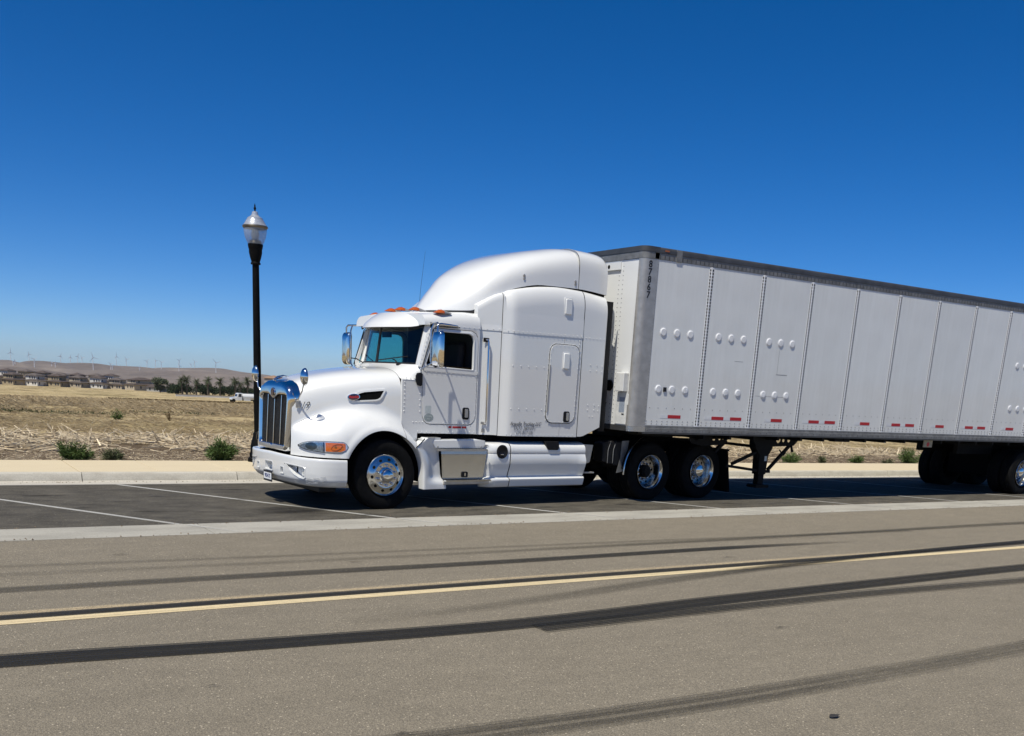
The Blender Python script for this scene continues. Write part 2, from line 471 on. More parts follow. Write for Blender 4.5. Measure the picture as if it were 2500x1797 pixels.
def strip_mat(name, col, strength, edge=.25, streak=30.0, chunk=.35, rough=.8):
    """worn paint or rubber lying on the road: alpha from streaky noise; UV.x along in metres, UV.y across 0..1"""
    m, n, l, p = new_mat(name)
    out = [q for q in n if q.type == 'OUTPUT_MATERIAL'][0]
    uv = n.new('ShaderNodeUVMap'); sp = n.new('ShaderNodeSeparateXYZ'); l.new(uv.outputs[0], sp.inputs[0])
    vc = n.new('ShaderNodeVertexColor'); vc.layer_name = 'wear'
    sc = n.new('ShaderNodeSeparateColor'); l.new(vc.outputs[0], sc.inputs[0])
    st = tex(n, l, 'Noise', uv.outputs[0], 1.0, 4, .6, (.25, streak, 1))
    ch = tex(n, l, 'Noise', uv.outputs[0], 1.0, 6, .7, (9, 9, 1))
    gr = n.new('ShaderNodeTexNoise'); gr.inputs['Scale'].default_value = 90; gr.inputs['Detail'].default_value = 2
    tc = n.new('ShaderNodeTexCoord'); l.new(tc.outputs['Object'], gr.inputs['Vector'])
    def mth(op, a, b):
        q = n.new('ShaderNodeMath'); q.operation = op
        for i, v in enumerate((a, b)):
            if isinstance(v, (int, float)): q.inputs[i].default_value = v
            else: l.new(v, q.inputs[i])
        return q.outputs[0]
    # edge falloff
    d = mth('ABSOLUTE', mth('SUBTRACT', sp.outputs['Y'], .5), 0)
    e = n.new('ShaderNodeMapRange'); e.inputs[1].default_value = .5; e.inputs[2].default_value = .5 - edge; e.inputs[3].default_value = 0; e.inputs[4].default_value = 1
    l.new(d, e.inputs[0])
    s1 = n.new('ShaderNodeMapRange'); s1.inputs[1].default_value = .42; s1.inputs[2].default_value = .55; s1.inputs[3].default_value = max(.1, 1 - chunk * 1.5); l.new(st.outputs['Fac'], s1.inputs[0])
    s2 = n.new('ShaderNodeMapRange'); s2.inputs[1].default_value = .3; s2.inputs[2].default_value = .6; s2.inputs[3].default_value = 1 - chunk; l.new(ch.outputs['Fac'], s2.inputs[0])
    s3 = n.new('ShaderNodeMapRange'); s3.inputs[1].default_value = .32; s3.inputs[2].default_value = .55; s3.inputs[3].default_value = 1 - chunk; l.new(gr.outputs['Fac'], s3.inputs[0])
    a = mth('MULTIPLY', mth('MULTIPLY', e.outputs[0], s1.outputs[0]), mth('MULTIPLY', s2.outputs[0], s3.outputs[0]))
    a = mth('MULTIPLY', mth('MULTIPLY', a, sc.outputs[0]), strength)
    p.inputs['Base Color'].default_value = (*col, 1); p.inputs['Roughness'].default_value = rough; p.inputs['Specular IOR Level'].default_value = .25
    tr = n.new('ShaderNodeBsdfTransparent')
    mx = n.new('ShaderNodeMixShader'); l.new(a, mx.inputs[0]); l.new(tr.outputs[0], mx.inputs[1]); l.new(p.outputs[0], mx.inputs[2])
    l.new(mx.outputs[0], out.inputs['Surface'])
    return m
M['yellow'] = strip_mat('yellow_line_paint', (.74, .60, .36), 1.0, .07, 8, .22)
M['yellow_worn'] = strip_mat('worn_yellow_paint', (.66, .52, .32), 1.0, .3, 26, .72)
M['stall'] = strip_mat('white_line_paint', (.55, .54, .50), .95, .15, 6, .3)
M['skid'] = strip_mat('rubber_skid', (.018, .018, .017), 1.0, .10, 20, .20)
M['skid_base'] = strip_mat('rubber_skid_base', (.03, .029, .027), .80, .10, 14, .15)
M['skid_soft'] = strip_mat('faint_rubber_skid', (.024, .024, .021), .9, .35, 26, .42)
M['skid_line'] = strip_mat('streaked_rubber_skid', (.016, .016, .015), .75, .25, 8, .5)
M['stain'] = strip_mat('oil_stain', (.014, .013, .012), 1.0, .4, 5, .35)

def earth(name, cols, scale, sx=(1, 1, 1), bump=.6, bd=.05):
    m, n, l, p = new_mat(name)
    tc = n.new('ShaderNodeTexCoord'); V = tc.outputs['Object']
    a = tex(n, l, 'Noise', V, scale, 9, .68, sx)
    b_ = tex(n, l, 'Noise', V, scale * 14, 5, .7, sx)
    ad = n.new('ShaderNodeMath'); ad.operation = 'MULTIPLY_ADD'; l.new(b_.outputs['Fac'], ad.inputs[0]); ad.inputs[1].default_value = .45
    sb = n.new('ShaderNodeMath'); sb.operation = 'SUBTRACT'; l.new(a.outputs['Fac'], sb.inputs[0]); sb.inputs[1].default_value = .22
    l.new(sb.outputs[0], ad.inputs[2])
    k = len(cols)
    r = ramp(n, [(.28 + .44 * i / (k - 1), c) for i, c in enumerate(cols)]); l.new(ad.outputs[0], r.inputs[0])
    l.new(r.outputs[0], p.inputs['Base Color']); p.inputs['Roughness'].default_value = 1; p.inputs['Specular IOR Level'].default_value = .1
    b = n.new('ShaderNodeBump'); b.inputs['Strength'].default_value = bump; b.inputs['Distance'].default_value = bd
    l.new(ad.outputs[0], b.inputs['Height']); l.new(b.outputs[0], p.inputs['Normal'])
    return m
M['dirt'] = earth('verge_dirt', [(.085, .06, .04), (.17, .125, .085), (.25, .19, .13), (.33, .26, .18)], 2.2, bump=.9, bd=.06)
M['field'] = earth('stubble_field', [(.15, .105, .055), (.30, .22, .11), (.43, .325, .175), (.52, .40, .23)], .35, (.22, 1.0, 1), .8, .25)
M['hill'] = earth('dry_hill', [(.095, .077, .066), (.14, .113, .095), (.19, .155, .128), (.25, .205, .165)], .0022, (1, .6, 1), .3, 8)
def leafmat(name, a, b, c=None):
    m, n, l, p = new_mat(name)
    oi = n.new('ShaderNodeObjectInfo'); tc = n.new('ShaderNodeTexCoord')
    nz = tex(n, l, 'Noise', tc.outputs['Object'], 9, 3)
    r = ramp(n, [(.3, a), (.7, b)]); l.new(nz.outputs['Fac'], r.inputs[0])
    l.new(r.outputs[0], p.inputs['Base Color']); p.inputs['Roughness'].default_value = .75; p.inputs['Specular IOR Level'].default_value = .2
    return m
M['shrub'] = leafmat('shrub_leaf', (.05, .088, .022), (.11, .165, .05))
M['weed'] = leafmat('grey_weed_leaf', (.06, .075, .035), (.12, .13, .06))
M['drystem'] = leafmat('dry_weed', (.12, .085, .04), (.22, .16, .08))
M['straw'] = leafmat('straw_blade', (.36, .285, .17), (.62, .51, .33))
M['stalk'] = leafmat('dry_stalk', (.58, .48, .33), (.84, .73, .54))
M['bark'] = plain('bark', (.09, .07, .05), .9, var=.3, vscale=4)
M['palm_leaf'] = leafmat('palm_leaf', (.035, .05, .02), (.085, .10, .045))
M['olive_leaf'] = leafmat('olive_leaf', (.07, .085, .05), (.13, .15, .09))
M['dark_leaf'] = leafmat('dark_hedge_leaf', (.012, .024, .010), (.035, .055, .022))
M['roof'] = plain('brown_roof_tile', (.075, .056, .048), .85, var=.25, vscale=.8)
M['roof_b'] = plain('grey_brown_roof_tile', (.095, .077, .068), .85, var=.25, vscale=.8)
M['roof_tan'] = plain('tan_roof_tile', (.27, .17, .11), .85, var=.2, vscale=.8)
M['wall_cream'] = plain('cream_wall', (.42, .36, .265), .85, var=.06)
M['wall_tan'] = plain('tan_wall', (.34, .28, .18), .85, var=.06)
M['wall_white'] = plain('white_wall', (.62, .60, .55), .85, var=.05)
M['wall_grey'] = plain('grey_wall', (.34, .33, .30), .85, var=.05)
M['window_dark'] = plain('house_window', (.03, .035, .045), .2)
M['turbine'] = plain('turbine_white', (.72, .72, .72), .5)
# ================================================================== GROUND
def sheet(name, x0, x1, y0, y1, z, mat, nx=1, ny=1):
    b = MB(); X = np.linspace(x0, x1, nx + 1); Y = np.linspace(y0, y1, ny + 1)
    b.grid([[(x, y, z) for y in Y] for x in X])
    return tag(b.build(name, mat), kind='structure')
road = sheet('road', -180, 260, -17.0, -2.80, 0.0, M['road'], 8, 2)
bay = sheet('parking_bay', -180, 260, -2.02, 2.17, 0.0, M['bay'], 8, 2)

def slab_row(parent, name, xs, y0, y1, z0, z1, mat, gap=.006, bev=.006):
    L = xs[1] - xs[0]
    b = MB().box(gap, L - gap, y0, y1, z0, z1)
    o = b.build(name, mat, parent, bevel=bev, seg=1); o.location = (xs[0], 0, 0)
    for x in xs[1:]:
        dup(o, parent, (x, 0, 0))
valley = empty('valley_gutter', (0, 0, 0)); tag(valley, kind='structure')
slab_row(valley, 'slab', [-3.06 + 2.66 * k for k in range(-4, 10)], -2.795, -2.025, -.12, .006, M['valley'], .004)
MB().box(-180, 260, -2.80, -2.02, -.2, -.02).build('slab_bed', M['deep'], valley)
MB().box(-180, -13.75, -2.795, -2.025, -.12, .006).build('slab', M['valley'], valley)
MB().box(23.6, 260, -2.795, -2.025, -.12, .006).build('slab', M['valley'], valley)

kerb = empty('kerb', (0, 0, 0)); tag(kerb, kind='structure')
KP = [(2.17, -.1), (2.17, .006), (2.44, .022), (2.485, .03), (2.515, .135), (2.53, .148), (2.545, .152), (2.66, .152), (2.66, -.1)]
kb = MB().prism(KP, 0, .006, 2.444)
k0 = kb.build('kerb_segment', M['kerb'], kerb, smooth=40)
KX = [-3.68 + 2.45 * k for k in range(-4, 12)]
k0.location = (KX[0], 0, 0)
for x in KX[1:]: dup(k0, kerb, (x, 0, 0))
MB().prism(KP, 0, -180, KX[0] - .004).build('kerb_segment', M['kerb'], kerb, smooth=40)
MB().prism(KP, 0, KX[-1] + 2.45, 260).build('kerb_segment', M['kerb'], kerb, smooth=40)
panp = MB().prism([(2.171, .0065), (2.171, .0085), (2.43, .0235), (2.43, .0215)], 0, -180, 260).build('gutter_pan', M['pan'], kerb)
MB().box(-180, 260, 2.2, 2.64, -.2, -.02).build('kerb_bed', M['deep'], kerb)

walk = empty('sidewalk', (0, 0, 0)); tag(walk, kind='structure')
WX = [-3.68 + 1.225 * k for k in range(-9, 26)]
slab_row(walk, 'slab', WX, 2.665, 4.64, -.1, .15, M['walk'], .005, .010)
MB().box(-180, WX[0] - .003, 2.665, 4.64, -.1, .15).build('slab', M['walk'], walk)
MB().box(WX[-1] + 1.228, 260, 2.665, 4.64, -.1, .15).build('slab', M['walk'], walk)
MB().box(-180, 260, 2.67, 4.6, -.2, .10).build('slab_bed', M['kerb'], walk)

# ------------------------------------------------------------------ painted lines and rubber marks
def strip(name, path, widths, mat, parent, z=.004, fade=None, kind=None):
    """path of (x, y), full width per point; smooth curve, uv in metres along / 0..1 across"""
    px = np.array(path, float); m = len(px)
    t = np.concatenate([[0], np.cumsum(np.hypot(*np.diff(px, axis=0).T))])
    n = max(2, int(t[-1] / .35))
    tt = np.linspace(0, t[-1], n + 1)
    fx = smooth_interp(list(zip(t, px[:, 0]))); fy = smooth_interp(list(zip(t, px[:, 1])))
    w = np.interp(tt, t, widths if hasattr(widths, '__len__') else [widths] * m)
    fd = np.interp(tt, t, fade if fade is not None else [1] * m)
    X, Y = fx(tt), fy(tt)
    tx, ty = np.gradient(X), np.gradient(Y); L = np.hypot(tx, ty); nx_, ny_ = -ty / L, tx / L
    b = MB(); K = 4
    b.grid([[(X[i] + nx_[i] * w[i] * (k / K - .5), Y[i] + ny_[i] * w[i] * (k / K - .5), z) for k in range(K + 1)] for i in range(n + 1)])
    o = b.build(name, mat, parent)
    me = o.data
    uvl = me.uv_layers.new(name='UVMap'); ca = me.color_attributes.new('wear', 'FLOAT_COLOR', 'POINT')
    vi = np.empty(len(me.loops), int); me.loops.foreach_get('vertex_index', vi)
    U = np.repeat(tt, K + 1) + X[0] * 3.7 + Y[0] * 1.3; Vv = np.tile(np.arange(K + 1) / K, n + 1)
    uvl.data.foreach_set('uv', np.stack([U[vi], Vv[vi]], 1).ravel())
    F = np.repeat(fd, K + 1); ca.data.foreach_set('color', np.stack([F, F, F, np.ones_like(F)], 1).ravel())
    return o
for k in range(-4, 9):
    x0 = -6.12 + 3.13 * k if k < 2 else -3.27 + 2.95 * 1 + 3.2 * (k - 2)
    xs = {-4: -15.2, -3: -12.1, -2: -9.0, -1: -6.05, 0: -3.22, 1: -.38, 2: 2.50, 3: 5.70, 4: 9.10, 5: 12.40, 6: 15.5, 7: 18.6, 8: 21.7}[k]
    strip('stall_line', [(xs, -2.10), (xs - 1.42, .03), (xs - 2.84, 2.16)], .095, M['stall'], bay)
    strip('stall_line', [(xs + .47, -2.79), (xs + .03, -2.13)], .095, M['stall'], valley, .011, [.25, .8])
strip('yellow_line', [(-60, -6.37), (0, -6.37), (120, -6.37)], .142, M['yellow'], road, .004)
strip('yellow_line', [(-60, -6.085), (-6, -6.085), (2.6, -6.085), (6, -6.085), (9, -6.085), (120, -6.085)], .14, M['yellow_worn'], road, .004, [1, 1, 1, .55, .2, .9])
strip('skid_mark', [(-60, -6.215), (-6, -6.215), (-1, -6.22), (3, -6.21), (9, -6.1), (14, -5.9)], .145, M['skid'], road, .008, [1, 1, 1, .95, .6, 0])
strip('skid_mark', [(-40, -5.25), (-5.5, -5.25), (-4, -5.25), (-.5, -5.29), (2.7, -5.25), (5.2, -5.33)], [.24, .24, .24, .22, .2, .12], M['skid'], road, .008, [.4, .45, .55, .8, 1, .0])
strip('skid_mark', [(-8, -4.5), (-1, -4.72), (3, -4.72), (10, -4.62), (40, -4.4)], [.3, .2, .24, .3, .3], M['skid_soft'], road, .008, [.1, .4, .75, .9, .9])
strip('skid_mark', [(-9, -4.0), (-3, -4.35), (2, -4.55), (7, -4.8)], [.2, .15, .15, .2], M['skid_soft'], road, .010, [.2, .4, .45, .3])
strip('skid_mark', [(-3.4, -7.25), (-1.65, -7.05), (.8, -6.62), (2.6, -6.40), (4.9, -6.22), (8, -6.06), (14, -5.8), (40, -5.2)], [.34, .3, .3, .26, .24, .24, .24, .24], M['skid_soft'], road, .010, [0, .35, .75, 1, 1, 1, 1, 1])
strip('skid_mark', [(1.4, -6.52), (3, -6.34), (4.9, -6.19), (8, -6.03), (14, -5.75), (40, -5.1)], .17, M['skid'], road, .012, [0, .7, .9, 1, 1, 1])
def treads(path, offs, w, mat, z, fade, wob=.0):
    """a rubber mark as separate tread ribs"""
    P = np.array(path, float); g = np.gradient(P, axis=0); g /= np.linalg.norm(g, axis=1, keepdims=True); N = np.stack([-g[:, 1], g[:, 0]], 1)
    for i, o in enumerate(offs):
        strip('skid_mark', [tuple(p) for p in P + N * o], w * (.8 + .4 * ((i * 37) % 10) / 10), mat, road, z + .0006 * i, [min(1, f * (.8 + .4 * ((i * 53) % 10) / 10)) for f in fade])
PB = [(-40, -6.9), (-12, -7.2), (-5.7, -7.40), (-4, -7.58), (-2, -7.71), (.4, -7.58), (2.8, -7.50), (5.6, -7.43), (12, -7.4), (40, -7.3)]
strip('skid_mark', PB, .30, M['skid_base'], road, .008, [.9, .95, 1, 1, .95, .9, .8, .75, .75, .75])
treads(PB, (-.125, -.085, -.045, .005, .05, .09, .128), .032, M['skid'], .010, [.9, .95, 1, 1, 1, .9, .8, .75, .7, .7])
PC = [(-1.9, -7.9), (-.4, -7.87), (1.4, -7.86), (4.6, -7.98), (12, -8.3), (30, -9)]
treads(PC, (-.105, -.065, -.025, .02, .06, .10), .026, M['skid'], .016, [1, 1, .95, .75, .6, .4])
strip('skid_mark', PC, .23, M['skid_soft'], road, .0145, [1, .9, .6, .4, .3, .2])
PD = [(-7, -9.5), (-3.7, -9.74), (-2.6, -9.82), (-1.3, -9.86), (.1, -9.86), (1.8, -9.82), (6, -9.7), (20, -9.2)]
FD = [.4, .6, .65, .6, .6, .6, .6, .5]
strip('skid_mark', PD, .33, M['skid_soft'], road, .008, [f * .75 for f in FD])
treads(PD, (-.135, -.09, -.05, .04, .08, .12), .030, M['skid_line'], .010, FD)
strip('stain', [(-2.1, -1.2), (-1.75, -1.15), (-1.3, -1.0), (-.95, -.9)], [.5, 1.0, 1.1, .4], M['stain'], bay, .008, [.2, .75, .9, .3])
for (sx_, sy_, sl, sw) in ((-4.4, .9, .6, .25), (-3.4, -.9, .5, .18), (-1.6, 1.3, .5, .2), (-.6, -1.7, .5, .12), (2.6, -1.4, .6, .15), (6.4, -1.5, .7, .2), (9.6, -1.2, .6, .2), (-2.75, -1.05, .35, .10), (-2.25, -1.55, .3, .09), (-3.6, .1, .3, .12), (-2.95, .6, .4, .12), (-4.1, -.4, .3, .1), (-1.9, .1, .35, .1), (-3.0, -1.7, .3, .07), (1.2, -1.5, .5, .2), (4.2, -1.3, .5, .2), (-.1, -1.55, .3, .1)):
    strip('stain', [(sx_ - sl / 2, sy_), (sx_, sy_ + .02), (sx_ + sl / 2, sy_ - .02)], [sw * .5, sw, sw * .4], M['stain'], bay, .008, [.3, .75, .2])
for (sx_, sy_, sl, sw) in ((-4.3, -3.9, .25, .07), (-2.2, -4.9, .2, .06), (2.2, -5.8, .2, .05), (.1, -8.6, .14, .05), (-3.9, -9.6, .12, .05), (-4.6, -8.4, .1, .04)):
    strip('stain', [(sx_ - sl / 2, sy_), (sx_, sy_ + .02), (sx_ + sl / 2, sy_ - .02)], [sw * .5, sw, sw * .4], M['stain'], road, .012, [.4, .9, .3])

# ------------------------------------------------------------------ field, plain and hills
def hnoise(x, y, s, seed):
    """cheap smooth value noise on arrays"""
    x = np.asarray(x, float) / s; y = np.asarray(y, float) / s
    xi = np.floor(x).astype(np.int64); yi = np.floor(y).astype(np.int64); fx = x - xi; fy = y - yi
    def h(a, b):
        n_ = (a * 374761393 + b * 668265263 + seed * 144665) & 0x7fffffff
        n_ = ((n_ ^ (n_ >> 13)) * 1274126177) & 0x7fffffff
        return (n_ ^ (n_ >> 16)) % 65536 / 65536.0
    u = fx * fx * (3 - 2 * fx); v = fy * fy * (3 - 2 * fy)
    return (h(xi, yi) * (1 - u) + h(xi + 1, yi) * u) * (1 - v) + (h(xi, yi + 1) * (1 - u) + h(xi + 1, yi + 1) * u) * v
FZ = smooth_interp([(4, .12), (5, .12), (100, -2.72), (180, -5.15), (255, -7.55), (330, -8.75), (400, -9.75), (480, -11.2), (560, -13.4)])
def field_z(x, y):
    x = np.asarray(x, float); y = np.asarray(y, float)
    near = np.clip((y - 4.6) / 1.5, 0, 1)
    z = FZ(y)
    amp = np.clip((y - 4.7) / 3, 0, 1) * .10 * np.clip(60 / np.maximum(y, 1), .3, 1)
    z = z + amp * (hnoise(x, y, 2.2, 3) - .5) + amp * 1.6 * (hnoise(x * .25, y, 3.1, 5) - .5) + near * .03 * (hnoise(x, y, .5, 8) - .5)
    return z
ys = np.concatenate([np.linspace(4.642, 9, 45), np.geomspace(9.1, 60, 110)[0:], np.geomspace(62, 560, 60)])
def fieldsheet():
    xs = np.concatenate([np.linspace(-300, -10, 25), np.linspace(-9.5, 30, 160), np.linspace(31, 420, 90)])
    X, Y = np.meshgrid(xs, ys, indexing='ij')
    b = MB(); b.grid(np.stack([X, Y, field_z(X, Y)], -1))
    return b
fm, fn, fl, fp = new_mat('field_ground')
def field_material():
    n, l, p = fn, fl, fp
    tc = n.new('ShaderNodeTexCoord'); V = tc.outputs['Object']
    sp = n.new('ShaderNodeSeparateXYZ'); l.new(V, sp.inputs[0])
    a = tex(n, l, 'Noise', V, 1.5, 9, .7); f1 = tex(n, l, 'Noise', V, 22, 5, .7)
    rd = ramp(n, [(.3, (.075, .053, .035)), (.48, (.15, .112, .075)), (.6, (.22, .17, .115)), (.75, (.32, .26, .18))])
    md = n.new('ShaderNodeMath'); md.operation = 'ADD'; ml = n.new('ShaderNodeMath'); ml.operation = 'MULTIPLY_ADD'
    l.new(f1.outputs['Fac'], ml.inputs[0]); ml.inputs[1].default_value = .5; ml.inputs[2].default_value = -.25
    l.new(a.outputs['Fac'], md.inputs[0]); l.new(ml.outputs[0], md.inputs[1]); l.new(md.outputs[0], rd.inputs[0])
    s1 = tex(n, l, 'Noise', V, .30, 8, .68, (.22, 1, 1)); s2 = tex(n, l, 'Noise', V, 4.5, 6, .75, (.35, 1, 1))
    ma = n.new('ShaderNodeMath'); ma.operation = 'MULTIPLY_ADD'; l.new(s2.outputs['Fac'], ma.inputs[0]); ma.inputs[1].default_value = .7; ma.inputs[2].default_value = -.35
    mb = n.new('ShaderNodeMath'); mb.operation = 'ADD'; l.new(s1.outputs['Fac'], mb.inputs[0]); l.new(ma.outputs[0], mb.inputs[1])
    rs = ramp(n, [(.24, (.12, .09, .05)), (.36, (.25, .195, .11)), (.50, (.43, .345, .20)), (.68, (.58, .475, .295))]); l.new(mb.outputs[0], rs.inputs[0])
    gn = tex(n, l, 'Noise', V, .09, 5, .6, (.4, 1, 1))
    gr = ramp(n, [(.55, (0, 0, 0)), (.68, (.55, .55, .55))]); l.new(gn.outputs['Fac'], gr.inputs[0])
    cs = mixc(n, l, gr.outputs[0], rs.outputs[0], (.15, .14, .055))
    fr_ = tex(n, l, 'Noise', V, 1.0, 7, .72, (.16, .035, 1)); rr = ramp(n, [(.33, (.50, .46, .40)), (.5, (.95, .94, .9)), (.66, (1.18, 1.16, 1.1))]); l.new(fr_.outputs['Fac'], rr.inputs[0])
    m2_ = tex(n, l, 'Noise', V, 1.0, 8, .75, (1.1, .45, 1)); r2_ = ramp(n, [(.34, (.55, .5, .44)), (.52, (1, 1, 1)), (.7, (1.2, 1.2, 1.15))]); l.new(m2_.outputs['Fac'], r2_.inputs[0])
    cs = mixc(n, l, 1.0, cs, rr.outputs[0], 'MULTIPLY'); cs = mixc(n, l, 1.0, cs, r2_.outputs[0], 'MULTIPLY')
    # verge of bare soil along the pavement
    yy = n.new('ShaderNodeMath'); yy.operation = 'MULTIPLY_ADD'; l.new(a.outputs['Fac'], yy.inputs[0]); yy.inputs[1].default_value = 5.0; l.new(sp.outputs['Y'], yy.inputs[2])
    mr = n.new('ShaderNodeMapRange'); mr.inputs[1].default_value = 11.5; mr.inputs[2].default_value = 14.5; l.new(yy.outputs[0], mr.inputs[0])
    c = mixc(n, l, mr.outputs[0], rd.outputs[0], cs)
    l.new(c, p.inputs['Base Color']); p.inputs['Roughness'].default_value = 1; p.inputs['Specular IOR Level'].default_value = .05
    bu = n.new('ShaderNodeBump'); bu.inputs['Strength'].default_value = .9; bu.inputs['Distance'].default_value = .1
    l.new(md.outputs[0], bu.inputs['Height'])
    l.new(bu.outputs[0], p.inputs['Normal'])
field_material()
field = tag(fieldsheet().build('field', fm, smooth=180), kind='structure')

RIDGE = [(-4000, -60), (-1500, -30), (-300, -35), (0, -22), (200, -30), (414, -27), (436, -23), (463, -28), (496, -33), (560, -20), (665, -25), (776, -18), (850, -23), (1006, -23), (1119, -29), (1154, -20), (1249, -17), (1385, -10), (1491, -28), (1545, -46), (1600, -52), (1800, -58), (2300, -40), (3200, -50), (4500, -30), (6000, -45), (9500, -40)]
rf = smooth_interp(RIDGE)
def hill_z(x, y):
    base = -13.9 - (y - 560) * .0155
    t = np.clip((y - 2700) / 2300, 0, 1); t = t * t * (3 - 2 * t)
    d = np.clip((y - 5000) / 1500, 0, 1)
    foot = base + (rf(x) - base) * t - d * d * 120
    rol = (hnoise(x + y * .35, y * .6, 330, 2) - .5) * 52 + (hnoise(x - y * .2, y * .5, 140, 4) - .5) * 15
    w_ = np.clip((y - 2500) / 900, 0, 1) * np.clip((4980 - y) / 700, 0, 1)
    return foot + rol * w_
hb = MB()
hx = np.concatenate([np.linspace(-4000, -100, 40), np.linspace(0, 2200, 200), np.linspace(2240, 9500, 110)])
hy = np.concatenate([np.linspace(560, 2600, 20), np.linspace(2640, 5000, 95), np.linspace(5040, 6500, 20)])
HX, HY = np.meshgrid(hx, hy, indexing='ij')
hb.grid(np.stack([HX, HY, hill_z(HX, HY)], -1))
hills = tag(hb.build('hills', M['hill'], smooth=180), kind='structure')
# land left and right of the field sheet, and behind the photographer
gb = MB()
gb.add([(-4000, 4.6, -.4), (-300, 4.6, -.1), (-300, 560, -14), (-4000, 560, -16)], [(0, 1, 2, 3)])
gb.add([(420, 4.6, -.1), (9500, 4.6, -.4), (9500, 560, -16), (420, 560, -14)], [(0, 1, 2, 3)])
gb.add([(-4000, -850, 20), (9500, -850, 20), (9500, -17.0, -.004), (-4000, -17.0, -.004)], [(0, 1, 2, 3)])
gb.add([(-4000, -17.0, -.05), (-180, -17.0, -.05), (-180, 4.62, -.05), (-4000, 4.62, -.05)], [(0, 1, 2, 3)])
gb.add([(260, -17.0, -.05), (9500, -17.0, -.05), (9500, 4.62, -.05), (260, 4.62, -.05)], [(0, 1, 2, 3)])
tag(gb.build('ground', M['field']), kind='structure')
# grit washed into the gutter and along the concrete strip
n_g = 1500
gx = rng.uniform(-8, 24, n_g); gy = np.where(rng.random(n_g) < .6, rng.normal(2.40, .06, n_g), np.where(rng.random(n_g) < .5, rng.normal(-2.02, .05, n_g), rng.normal(-2.80, .04, n_g)))
gm = MB()
for a, c in zip(gx, gy):
    r_ = rng.uniform(.004, .014); z = .012 + (.012 if c > 2.2 else 0)
    t0 = rng.uniform(0, PI); q = [(a + r_ * math.cos(t0 + k * 2.09), c + r_ * math.sin(t0 + k * 2.09), z - .004) for k in range(3)]
    gm.add(q + [(a, c, z + r_ * .7)], [(0, 1, 3), (1, 2, 3), (2, 0, 3)])
tag(gm.build('gutter_grit', M['dirt'], fixn=False), 'fine grit lying along the gutter edges', 'grit', kind='stuff')
# ------------------------------------------------------------------ air: far things fade a little
HAZE = MB().box(-4100, 9700, -900, 6700, -330, 62)
hm_ = bpy.data.materials.new('haze'); hm_.use_nodes = True
hn_ = hm_.node_tree.nodes; hn_.remove(hn_['Principled BSDF'])
pv = hn_.new('ShaderNodeVolumePrincipled'); pv.inputs['Color'].default_value = (.86, .92, 1.0, 1); pv.inputs['Density'].default_value = 4.0e-5; pv.inputs['Anisotropy'].default_value = .2
hm_.node_tree.links.new(pv.outputs[0], [q for q in hn_ if q.type == 'OUTPUT_MATERIAL'][0].inputs['Volume'])
tag(HAZE.build('haze', hm_), kind='stuff')

# ------------------------------------------------------------------ stubble and stalks
def blades(name, mat, P, az, el, ln, wd, label):
    """one crossed sliver per stalk, straight from arrays"""
    n = len(P)
    d = np.stack([np.cos(az) * np.cos(el), np.sin(az) * np.cos(el), np.sin(el)], 1)
    up = np.tile([0, 0, 1.0], (n, 1)) + rng.normal(0, .35, (n, 3))
    s = np.cross(d, up); s /= np.linalg.norm(s, axis=1, keepdims=True); q = np.cross(s, d)
    A = P; B = P + d * ln[:, None]; h = wd[:, None] / 2
    V = np.stack([A - s * h, A + s * h, B + s * h * .6, B - s * h * .6, A - q * h, A + q * h, B + q * h * .6, B - q * h * .6], 1).reshape(-1, 3)
    me = bpy.data.meshes.new(name); F = np.arange(n * 8).reshape(-1, 4)
    me.from_pydata(V.tolist(), [], F.tolist()); me.materials.append(mat); me.update()
    o = bpy.data.objects.new(name, me); COL.objects.link(o)
    tag(o, label, 'dry grass', kind='stuff')
    return o
def wedge(n, y0, y1, pw=1.0):
    """points over the part of the field one can look into from the road"""
    y = np.exp(rng.uniform(np.log(y0), np.log(y1), n)) if pw == 1 else rng.uniform(y0, y1, n)
    d = y + 14.0; left = rng.random(n) < .62
    lo = np.where(left, -6.1 - d * .03, -6.1 + d * .60); hi = np.where(left, -6.1 + d * .52, -6.1 + d * 1.55)
    return rng.uniform(lo, hi), y
x, y = wedge(62000, 9.0, 230)
keep = hnoise(x * .5, y, 1.3, 21) + .5 * hnoise(x, y, .4, 22) > .55
x, y = x[keep], y[keep]; n = len(x)
P = np.stack([x, y, field_z(x, y) + rng.uniform(0, .05, n)], 1)
blades('stubble', M['straw'], P, rng.normal(0, .55, n) + np.where(rng.random(n) < .5, 0, PI), np.abs(rng.normal(.08, .22, n)), rng.uniform(.10, .32, n) * np.clip(y / 22, 1, 3.0), .008 * np.clip(y / 10, 1, 10), 'pale mown straw stubble lying over the open field')
n = 4600
x, y = wedge(n, 6.6, 12.5, 0); y = 6.5 + 5 * rng.beta(2.0, 1.8, n)
d = y + 14; left = rng.random(n) < .6; x = np.where(left, rng.uniform(-6.4, 3.2, n), rng.uniform(7, 26, n))
keep = (hnoise(x * .45, y, .8, 31) + .25 * rng.random(n)) > .40; x, y = x[keep], y[keep]; n = len(x); st = rng.random(n) < .13
P = np.stack([x, y, field_z(x, y) + rng.uniform(.0, .12, n)], 1)
blades('dry_stalks', M['stalk'], P, rng.normal(0, .75, n) + np.where(rng.random(n) < .5, 0, PI), np.where(st, rng.uniform(.35, 1.1, n), rng.normal(.06, .14, n)), np.where(st, rng.uniform(.10, .36, n), rng.uniform(.2, .7, n)), rng.uniform(.014, .034, n), 'pale broken dry stalks piled along the edge of the field')
n = 5000
y = 4.75 + 3.2 * rng.random(n); left = rng.random(n) < .6; x = np.where(left, rng.uniform(-6, 2.5, n), rng.uniform(7, 24, n))
P = np.stack([x, y, field_z(x, y) + .004], 1)
